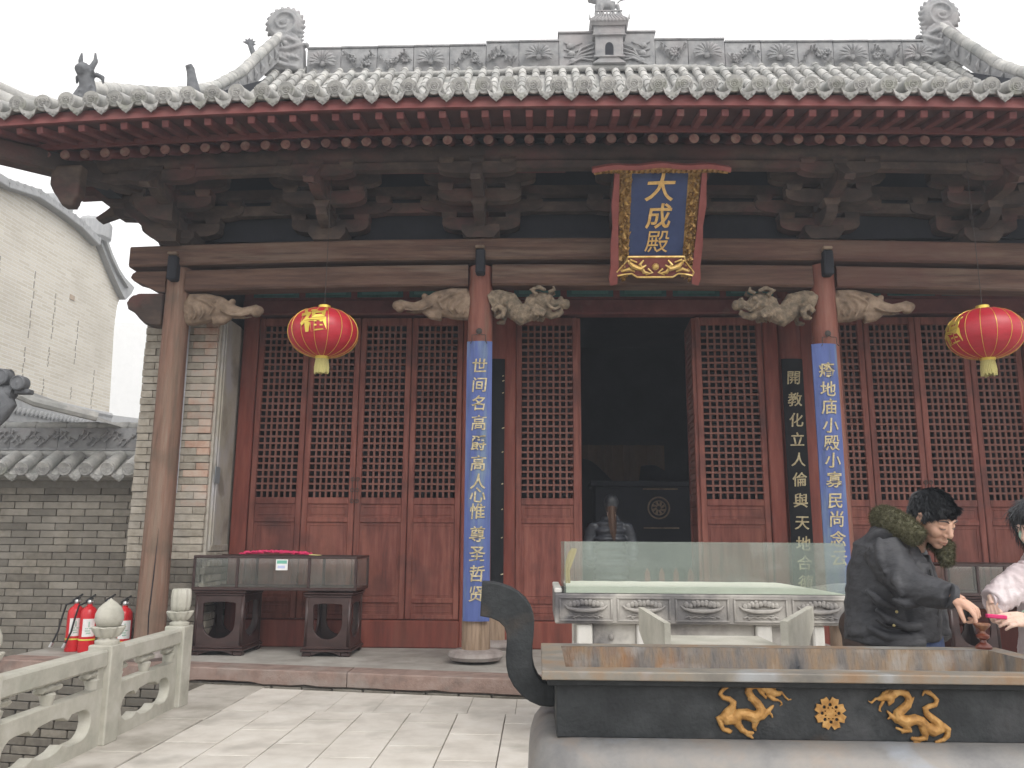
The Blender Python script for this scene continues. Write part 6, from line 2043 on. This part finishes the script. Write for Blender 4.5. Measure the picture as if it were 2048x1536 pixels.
def fur(parent, base, n_, ln, m_):
    """short hairs standing on a surface"""
    rr = random.Random(4)
    me = base.data
    polys = list(me.polygons)
    areas = [p.area for p in polys]
    vs, fs = [], []
    for p in rr.choices(polys, weights=areas, k=n_):
        c = p.center+Vector((rr.uniform(-1, 1), rr.uniform(-1, 1), rr.uniform(-1, 1)))*.004
        nrm = (p.normal+Vector((rr.uniform(-.7, .7), rr.uniform(-.7, .7), rr.uniform(-.9, .3)))).normalized()
        t_ = nrm.cross(Vector((rr.random(), rr.random(), rr.random()))).normalized()*.0012
        L = ln*rr.uniform(.5, 1.1)
        k = len(vs)
        vs += [c-t_-nrm*.003, c+t_-nrm*.003, c+nrm*L]
        fs.append((k, k+1, k+2))
    mm = bpy.data.meshes.new('fur_hairs'); mm.from_pydata([tuple(v) for v in vs], [], fs); mm.materials.append(m_)
    put('fur_hairs', mm, parent, None, None, 'stuff')

# ---- man in the charcoal coat
man = root('person', (1.60, 4.12, 0), 'man in a charcoal coat with an olive fur collar bending over the burner', 'man')
D = Vector((.80, -.60, 0))
b = MB()   # legs
for (hx, hy, kx, ky, ax, ay) in ((1.53, 4.06, 1.56, 4.02, 1.52, 4.05), (1.68, 4.20, 1.73, 4.14, 1.68, 4.2)):
    b.tube([(hx, hy, .95), (hx, hy, .80), (kx, ky, .50), (ax, ay, .10)], [.10, .10, .075, .058], 12)
b.tube([(1.52, 4.05, .93), (1.69, 4.2, .93)], [.12, .12], 12); b.ell((1.605, 4.13, 1.0), (.17, .16, .12))
organic('trousers', b, M_trou, man, .014, 3)
for (ax, ay) in ((1.52, 4.05), (1.68, 4.2)):
    m = MB()
    m.tube([(ax-.05, ay+.04, .05), (ax+.04, ay-.03, .05), (ax+.15, ay-.11, .035)], [.05, .05, .038], 10, sy=.9)
    organic('shoe', m, M_blackp, man, .01, 2)
b = MB()
b.tube([(1.63, 4.08, .98), (1.66, 4.05, 1.12), (1.70, 4.04, 1.30), (1.73, 4.02, 1.40)], [.11, .115, .115, .07], 16)
organic('sweater', b, M_shirt, man, .012, 2)
m = MB(); m.tube([(1.75, 3.98, .90), (1.75, 3.98, 1.04)], [.10, .09], 14); organic('denim_layer', m, M_jean, man, .012, 2)
# coat: torso + sleeves as one surface with folds
b = MB()
b.tube([(1.615, 4.06, .96), (1.625, 4.07, 1.10), (1.64, 4.05, 1.24), (1.66, 4.03, 1.36), (1.68, 4.02, 1.42)], [.172, .168, .168, .158, .10], 20, sy=.95)
b.tube([(1.60, 3.93, 1.375), (1.66, 4.03, 1.41), (1.77, 4.15, 1.36)], [.085, .10, .085], 12)
b.tube([(1.595, 3.93, 1.37), (1.610, 3.875, 1.285), (1.650, 3.80, 1.205)], [.092, .086, .076], 14)
b.tube([(1.650, 3.80, 1.205), (1.69, 3.71, 1.190), (1.728, 3.615, 1.178)], [.076, .066, .052], 14)
b.ell((1.650, 3.80, 1.205), .076, 12, 10)
b.tube([(1.79, 4.15, 1.35), (1.83, 4.10, 1.18), (1.82, 3.99, .97)], [.085, .08, .07], 14)
b.tube([(1.80, 4.05, 1.33), (1.825, 4.02, 1.15), (1.82, 4.0, .98)], [.05, .055, .068], 12, sy=1.1)
b.tube([(1.735, 3.96, .97), (1.745, 3.95, 1.12), (1.735, 3.965, 1.30)], [.088, .088, .07], 14)
fold = [
    [(1.53, 3.91, 1.10), (1.58, 3.885, 1.055), (1.65, 3.875, 1.03), (1.72, 3.88, 1.03)],
    [(1.50, 3.94, 1.02), (1.56, 3.895, .985), (1.64, 3.885, .975), (1.74, 3.88, .985)],
    [(1.49, 3.90, 1.19), (1.53, 3.87, 1.14), (1.60, 3.868, 1.11)],
    [(1.55, 3.87, 1.42), (1.535, 3.84, 1.33), (1.545, 3.815, 1.26)],
    [(1.62, 3.845, 1.37), (1.60, 3.80, 1.30), (1.575, 3.775, 1.23), (1.59, 3.755, 1.17)],
    [(1.57, 3.80, 1.27), (1.61, 3.772, 1.25), (1.65, 3.768, 1.235)],
    [(1.57, 3.775, 1.215), (1.61, 3.75, 1.205), (1.66, 3.745, 1.215)],
    [(1.56, 3.79, 1.15), (1.60, 3.757, 1.135), (1.65, 3.735, 1.135)],
    [(1.66, 3.70, 1.15), (1.675, 3.69, 1.19), (1.69, 3.71, 1.235)],
    [(1.70, 3.672, 1.15), (1.712, 3.655, 1.185), (1.722, 3.68, 1.222)],
    [(1.64, 3.72, 1.165), (1.65, 3.71, 1.21), (1.66, 3.74, 1.25)]]
for f in fold: b.tube(f, [.010]+[.019]*(len(f)-2)+[.010], 8)
b.tube([(1.46, 4.10, .965), (1.51, 3.95, .955), (1.60, 3.885, .95), (1.72, 3.88, .955)], .022, 8)
def cloth_disp(amp, sc_=(7, 7, 15)):
    def f(co, n_):
        q = Vector((co.x*sc_[0]+co.z*3, co.y*sc_[1], co.z*sc_[2]-co.x*5))
        a = 1-2.4*abs(noise.noise(q))
        b_ = 1-2.4*abs(noise.noise(q*2.3+Vector((5, 2, 9))))
        return n_*amp*(a*.8+b_*.35)
    return f
coat = organic('coat', b, M_coat, man, .0075, 2, disp=cloth_disp(.006))
m = MB()
m.tube([(1.775, 3.885, 1.28), (1.795, 3.875, 1.13), (1.775, 3.89, .97)], [.006, .006, .006], 6)
m.tube([(1.51, 3.872, 1.06), (1.55, 3.86, 1.03), (1.62, 3.855, 1.02)], [.004, .005, .004], 6)
m.build('seam', M_blackp, coat)
m = MB()
for p in ((1.60, 3.858, 1.095), (1.585, 3.862, 1.035)): m.ell(p, (.007, .006, .007), 8, 6)
m.build('button', plain('brass', (.5, .42, .2), .4, .6), coat)
# cuff
m = MB(); m.lathe([(.050, -.012), (.053, -.010), (.053, .01), (.048, .012), (.040, .0)], (0, 0, 0), 16, M=basis((0, 1, 0), (.37, -.92, -.12), (1.728, 3.615, 1.178)))
m.build('cuff', M_coat, coat)
# fur collar
b = MB()
b.tube([(1.765, 4.09, 1.47), (1.70, 4.10, 1.50), (1.64, 4.03, 1.515), (1.645, 3.93, 1.49), (1.68, 3.865, 1.455), (1.725, 3.83, 1.415)], [.05, .055, .058, .060, .056, .038], 12, sy=1)
b.ell((1.645, 3.95, 1.50), (.055, .055, .058))
b.tube([(1.77, 4.08, 1.46), (1.835, 4.01, 1.43), (1.872, 3.93, 1.375), (1.860, 3.90, 1.30)], [.045, .046, .044, .028], 12)
fc = organic('fur_collar', b, M_fur, man, .009, 2, disp=lambda co, n_: n_*.006*noise.noise(co*45))
fur(fc, fc, 16000, .017, M_fur)
# head: bowed, turned towards the lens
yaw, pit = rad(-64), rad(30)
HM = T(1.820, 3.905, 1.507) @ RZ(yaw) @ RY(pit) @ RX(rad(4)) @ Matrix.Scale(1.03, 4)
hd = head(HM, man, M_skin)
b = MB()
b.ell((-.022, 0, .043), (.0985, .079, .083), 20, 14)
b.ell((-.058, 0, .012), (.058, .070, .072), 16, 12)
b.ell((-.055, 0, -.035), (.045, .058, .04), 14, 10)
b.tube([(.050, -.046, .068), (.062, -.02, .076), (.062, .02, .076), (.050, .046, .068)], [.017, .020, .020, .017], 8)
for s in (-1, 1): b.tube([(.03, s*.066, .05), (.012, s*.071, .022), (.008, s*.070, .0)], [.016, .010, .005], 8, sy=1)
rr = random.Random(9)
for k in range(0):
    th, ph = rr.uniform(0, 6.28), rr.uniform(.15, 1.35)
    c = Vector((-.024+.094*math.cos(th)*math.cos(ph), .077*math.sin(th)*math.cos(ph), .046+.083*math.sin(ph)))
    d = Vector((math.cos(th)*.4+.6, math.sin(th)*.5, .15))*.016
    b.tube([c, c+d*.6, c+d+Vector((0, 0, -.004))], [.006, .005, .0015], 5)
v = MB(); v.add(b.v, b.f, HM)
hair_o = organic('hair', v, M_hair, hd, .004, 2, disp=lambda co, n_: n_*.003*noise.noise(co*55))
def strands(base, n_, ln, m_, down):
    rr = random.Random(2)
    polys = list(base.data.polygons)
    vs, fs = [], []
    for p in rr.sample(polys, min(n_, len(polys))):
        c = p.center; dd = (down-p.normal*down.dot(p.normal))
        if dd.length < .1: dd = Vector((.3, .2, -.1))
        dd = dd.normalized()+Vector((rr.uniform(-.35, .35), rr.uniform(-.35, .35), rr.uniform(-.2, .2)))
        t_ = dd.cross(p.normal).normalized()*.0007
        k = len(vs)
        vs += [c-t_+p.normal*.0, c+t_, c+dd*ln*.5+p.normal*.004+t_, c+dd*ln+p.normal*.003]
        fs.append((k, k+1, k+2, k+3))
    mm = bpy.data.meshes.new('strands'); mm.from_pydata([tuple(v) for v in vs], [], fs); mm.materials.append(m_)
    put('strands', mm, base, None, None, 'stuff')
strands(hair_o, 9000, .024, M_hair, HM.to_3x3() @ Vector((.75, 0, -.6)))
# hands
hand(basis((.42, -.72, -.50), (.30, -.40, .85), (1.742, 3.590, 1.170)), man, M_skin, (30, 72, 85, 90), (25, 30), .165, left=True)
hand(basis((.2, -.5, -.85), (.7, -.4, .3), (1.80, 3.93, .93)), man, M_skin, (55, 60, 65, 70), (35, 20), .18, left=True)

# ---- woman at the right edge
wm = root('person', (2.36, 3.95, 0), 'long-haired woman in a shiny pale pink jacket at the right edge holding a pink packet', 'woman')
b = MB()
for hx, hy in ((2.32, 3.88), (2.38, 4.05)): b.tube([(hx, hy, .92), (hx-.01, hy, .5), (hx, hy, .08)], [.095, .07, .055], 12)
b.ell((2.35, 3.97, .92), (.14, .16, .13))
organic('trousers', b, M_jean, wm, .016, 3)
for hx, hy in ((2.32, 3.88), (2.38, 4.05)):
    m = MB(); m.tube([(hx+.05, hy, .05), (hx-.05, hy-.01, .045), (hx-.13, hy-.02, .03)], [.045, .045, .03], 10); organic('shoe', m, M_blackp, wm, .01, 2)
b = MB()
b.tube([(2.36, 3.96, .88), (2.36, 3.96, 1.05), (2.36, 3.97, 1.22), (2.355, 3.97, 1.32)], [.17, .15, .155, .11], 16)
b.tube([(2.30, 3.82, 1.30), (2.35, 3.97, 1.33), (2.38, 4.10, 1.30)], [.07, .08, .07], 12)
b.tube([(2.27, 3.80, 1.28), (2.14, 3.78, 1.255)], [.075, .068], 14)
b.tube([(2.14, 3.78, 1.255), (2.04, 3.765, 1.20), (1.965, 3.745, 1.155)], [.066, .060, .050], 14)
b.tube([(2.40, 4.08, 1.28), (2.36, 3.90, 1.12), (2.25, 3.78, 1.09)], [.07, .062, .055], 14)
b.tube([(2.25, 3.78, 1.09), (2.16, 3.70, 1.085), (2.075, 3.66, 1.085)], [.055, .05, .042], 14)
rr = random.Random(12)
for k in range(10):
    t = k/9
    c = Vector((2.23-.25*t, 3.79-.04*t, 1.275-.12*t))
    b.tube([c+Vector((-.02, -.05, -.06)), c+Vector((.01*rr.uniform(-1, 1), -.068+.01*t, .0)), c+Vector((.02, -.03, .065-.012*t))], [.010, .013, .010], 6)
jk = organic('jacket', b, M_white_sleeve, wm, .0075, 2, disp=cloth_disp(.007, (26, 12, 12)))
m = MB(); m.lathe([(.042, -.01), (.046, -.008), (.046, .014), (.040, .016), (.034, .0)], (0, 0, 0), 16, M=basis((0, 0, 1), (-.80, -.10, -.45), (1.962, 3.744, 1.152)))
m.build('cuff', M_white_sleeve, jk)
m = MB(); m.lathe([(.038, -.01), (.042, -.008), (.042, .014), (.036, .016), (.030, .0)], (0, 0, 0), 16, M=basis((0, 0, 1), (-.9, -.4, .0), (2.072, 3.658, 1.085)))
m.build('cuff', M_mint, jk)
m = MB(); m.tube([(2.32, 3.90, 1.36), (2.27, 3.84, 1.40), (2.24, 3.90, 1.44), (2.30, 3.99, 1.42)], [.04, .045, .045, .04], 10)
organic('scarf', m, M_mint, wm, .01, 2)
HM2 = T(2.285, 3.91, 1.48) @ RZ(rad(196)) @ RY(rad(24)) @ Matrix.Scale(.95, 4)
h2 = head(HM2, wm, M_skin2)
b = MB()
b.ell((-.022, 0, .044), (.102, .084, .088), 20, 14)
for s in (-1, 1):
    b.tube([(.03, s*.055, .10), (.015, s*.082, .03), (.005, s*.090, -.05), (.0, s*.085, -.13), (.02, s*.07, -.20), (.03, s*.06, -.28)], [.03, .036, .036, .034, .030, .014], 10, sy=.8)
b.tube([(-.08, 0, .03), (-.10, 0, -.08), (-.10, 0, -.2), (-.09, 0, -.3)], [.07, .07, .06, .03], 12)
v = MB(); v.add(b.v, b.f, HM2)
ho = organic('hair', v, M_hair, h2, .006, 2)
strands(ho, 2500, .06, M_hair, Vector((0, 0, -1)))
hand(basis((-.10, -.45, -.88), (-.75, -.6, .3), (1.955, 3.728, 1.155)), wm, M_skin2, (38, 44, 50, 56), (15, 20), .135, left=False, spread=1)
hand(basis((-.93, -.28, .02), (0, -.75, .65), (2.055, 3.652, 1.085)), wm, M_skin2, (18, 22, 28, 34), (22, 10), .16, left=True, spread=1)
pp = root('pink_packet', (1.925, 3.63, 1.09), 'bright pink paper packet held between the woman at the right edge and the man', 'packet')
MB().box(-.040, .038, -.012, .012, -.008, .008, .003, T(1.918, 3.635, 1.097) @ RY(rad(4)) @ RZ(rad(-8))).build('packet', mat('hot_pink', [(.62, .03, .14), (.75, .06, .22)], 20, .5, 0), pp, 30)

# ---- woman seen from behind in the doorway
wd = root('person', (.88, 10.35, .3), 'woman in a black puffer jacket seen from behind, standing in the dark doorway', 'woman')
b = MB()
for s in (-1, 1): b.tube([(.88+s*.09, 10.4, 1.12), (.88+s*.09, 10.4, .75), (.88+s*.09, 10.42, .36)], [.10, .075, .06], 10)
organic('trousers', b, M_trou, wd, .018, 2)
b = MB()
prf = [(.95, .235), (1.03, .235), (1.12, .22), (1.22, .21), (1.32, .21), (1.42, .215), (1.52, .215), (1.60, .19), (1.66, .12)]
for (z, r_) in prf: b.ell((.885, 10.35, z), (r_, r_*.72, .065), 20, 10)
for s in (-1, 1):
    arm = [(.885+s*.20, 10.35, 1.58), (.885+s*.245, 10.37, 1.48), (.885+s*.265, 10.38, 1.38), (.885+s*.275, 10.36, 1.28), (.885+s*.26, 10.30, 1.18), (.885+s*.22, 10.33+.1, 1.12)]
    b.tube(arm, [.082, .078, .076, .072, .066, .05], 12)
    for p in arm: b.ell(p, (.082, .085, .045), 12, 8)
organic('jacket', b, M_puff, wd, .012, 2, disp=lambda co, n_: n_*.006*noise.noise(co*14))
HM3 = T(.905, 10.36, 1.83) @ RZ(rad(88)) @ Matrix.Scale(1.0, 4)
h3 = head(HM3, wd, M_skin2, voxel=.006)
b = MB()
b.ell((-.02, 0, .035), (.108, .092, .105), 18, 12); b.ell((-.055, 0, -.01), (.07, .086, .08), 14, 10)
b.ell((-.03, 0, -.06), (.07, .07, .05), 14, 10)
v = MB(); v.add(b.v, b.f, HM3)
organic('hair', v, M_hair, h3, .008, 2)
b = MB()
b.tube([(-.115, 0, -.03), (-.14, 0, -.10), (-.155, -.005, -.20), (-.165, -.01, -.31), (-.165, -.02, -.40)], [.055, .05, .05, .04, .012], 10, sy=.8)
v = MB(); v.add(b.v, b.f, HM3)
ho = organic('hair', v, M_hairb, h3, .008, 2)
strands(ho, 1500, .05, M_hairb, Vector((0, 0, -1)))

# ============================================================ HAZE
HAZE = True
bpy.data.scenes.remove(TMP)
if HAZE:
    hm = bpy.data.materials.new('haze_air'); hm.use_nodes = True
    nt = hm.node_tree; nt.nodes.remove(nt.nodes['Principled BSDF'])
    pv = nt.nodes.new('ShaderNodeVolumePrincipled')
    pv.inputs['Color'].default_value = (.84, .90, 1.0, 1)
    pv.inputs['Density'].default_value = .0045
    pv.inputs['Anisotropy'].default_value = .2
    nt.links.new(pv.outputs[0], nt.nodes['Material Output'].inputs['Volume'])
    h = MB().box(-60, 45, -14, 95, -2.0, 19.5).build('haze', hm, None, 0, 'stuff')
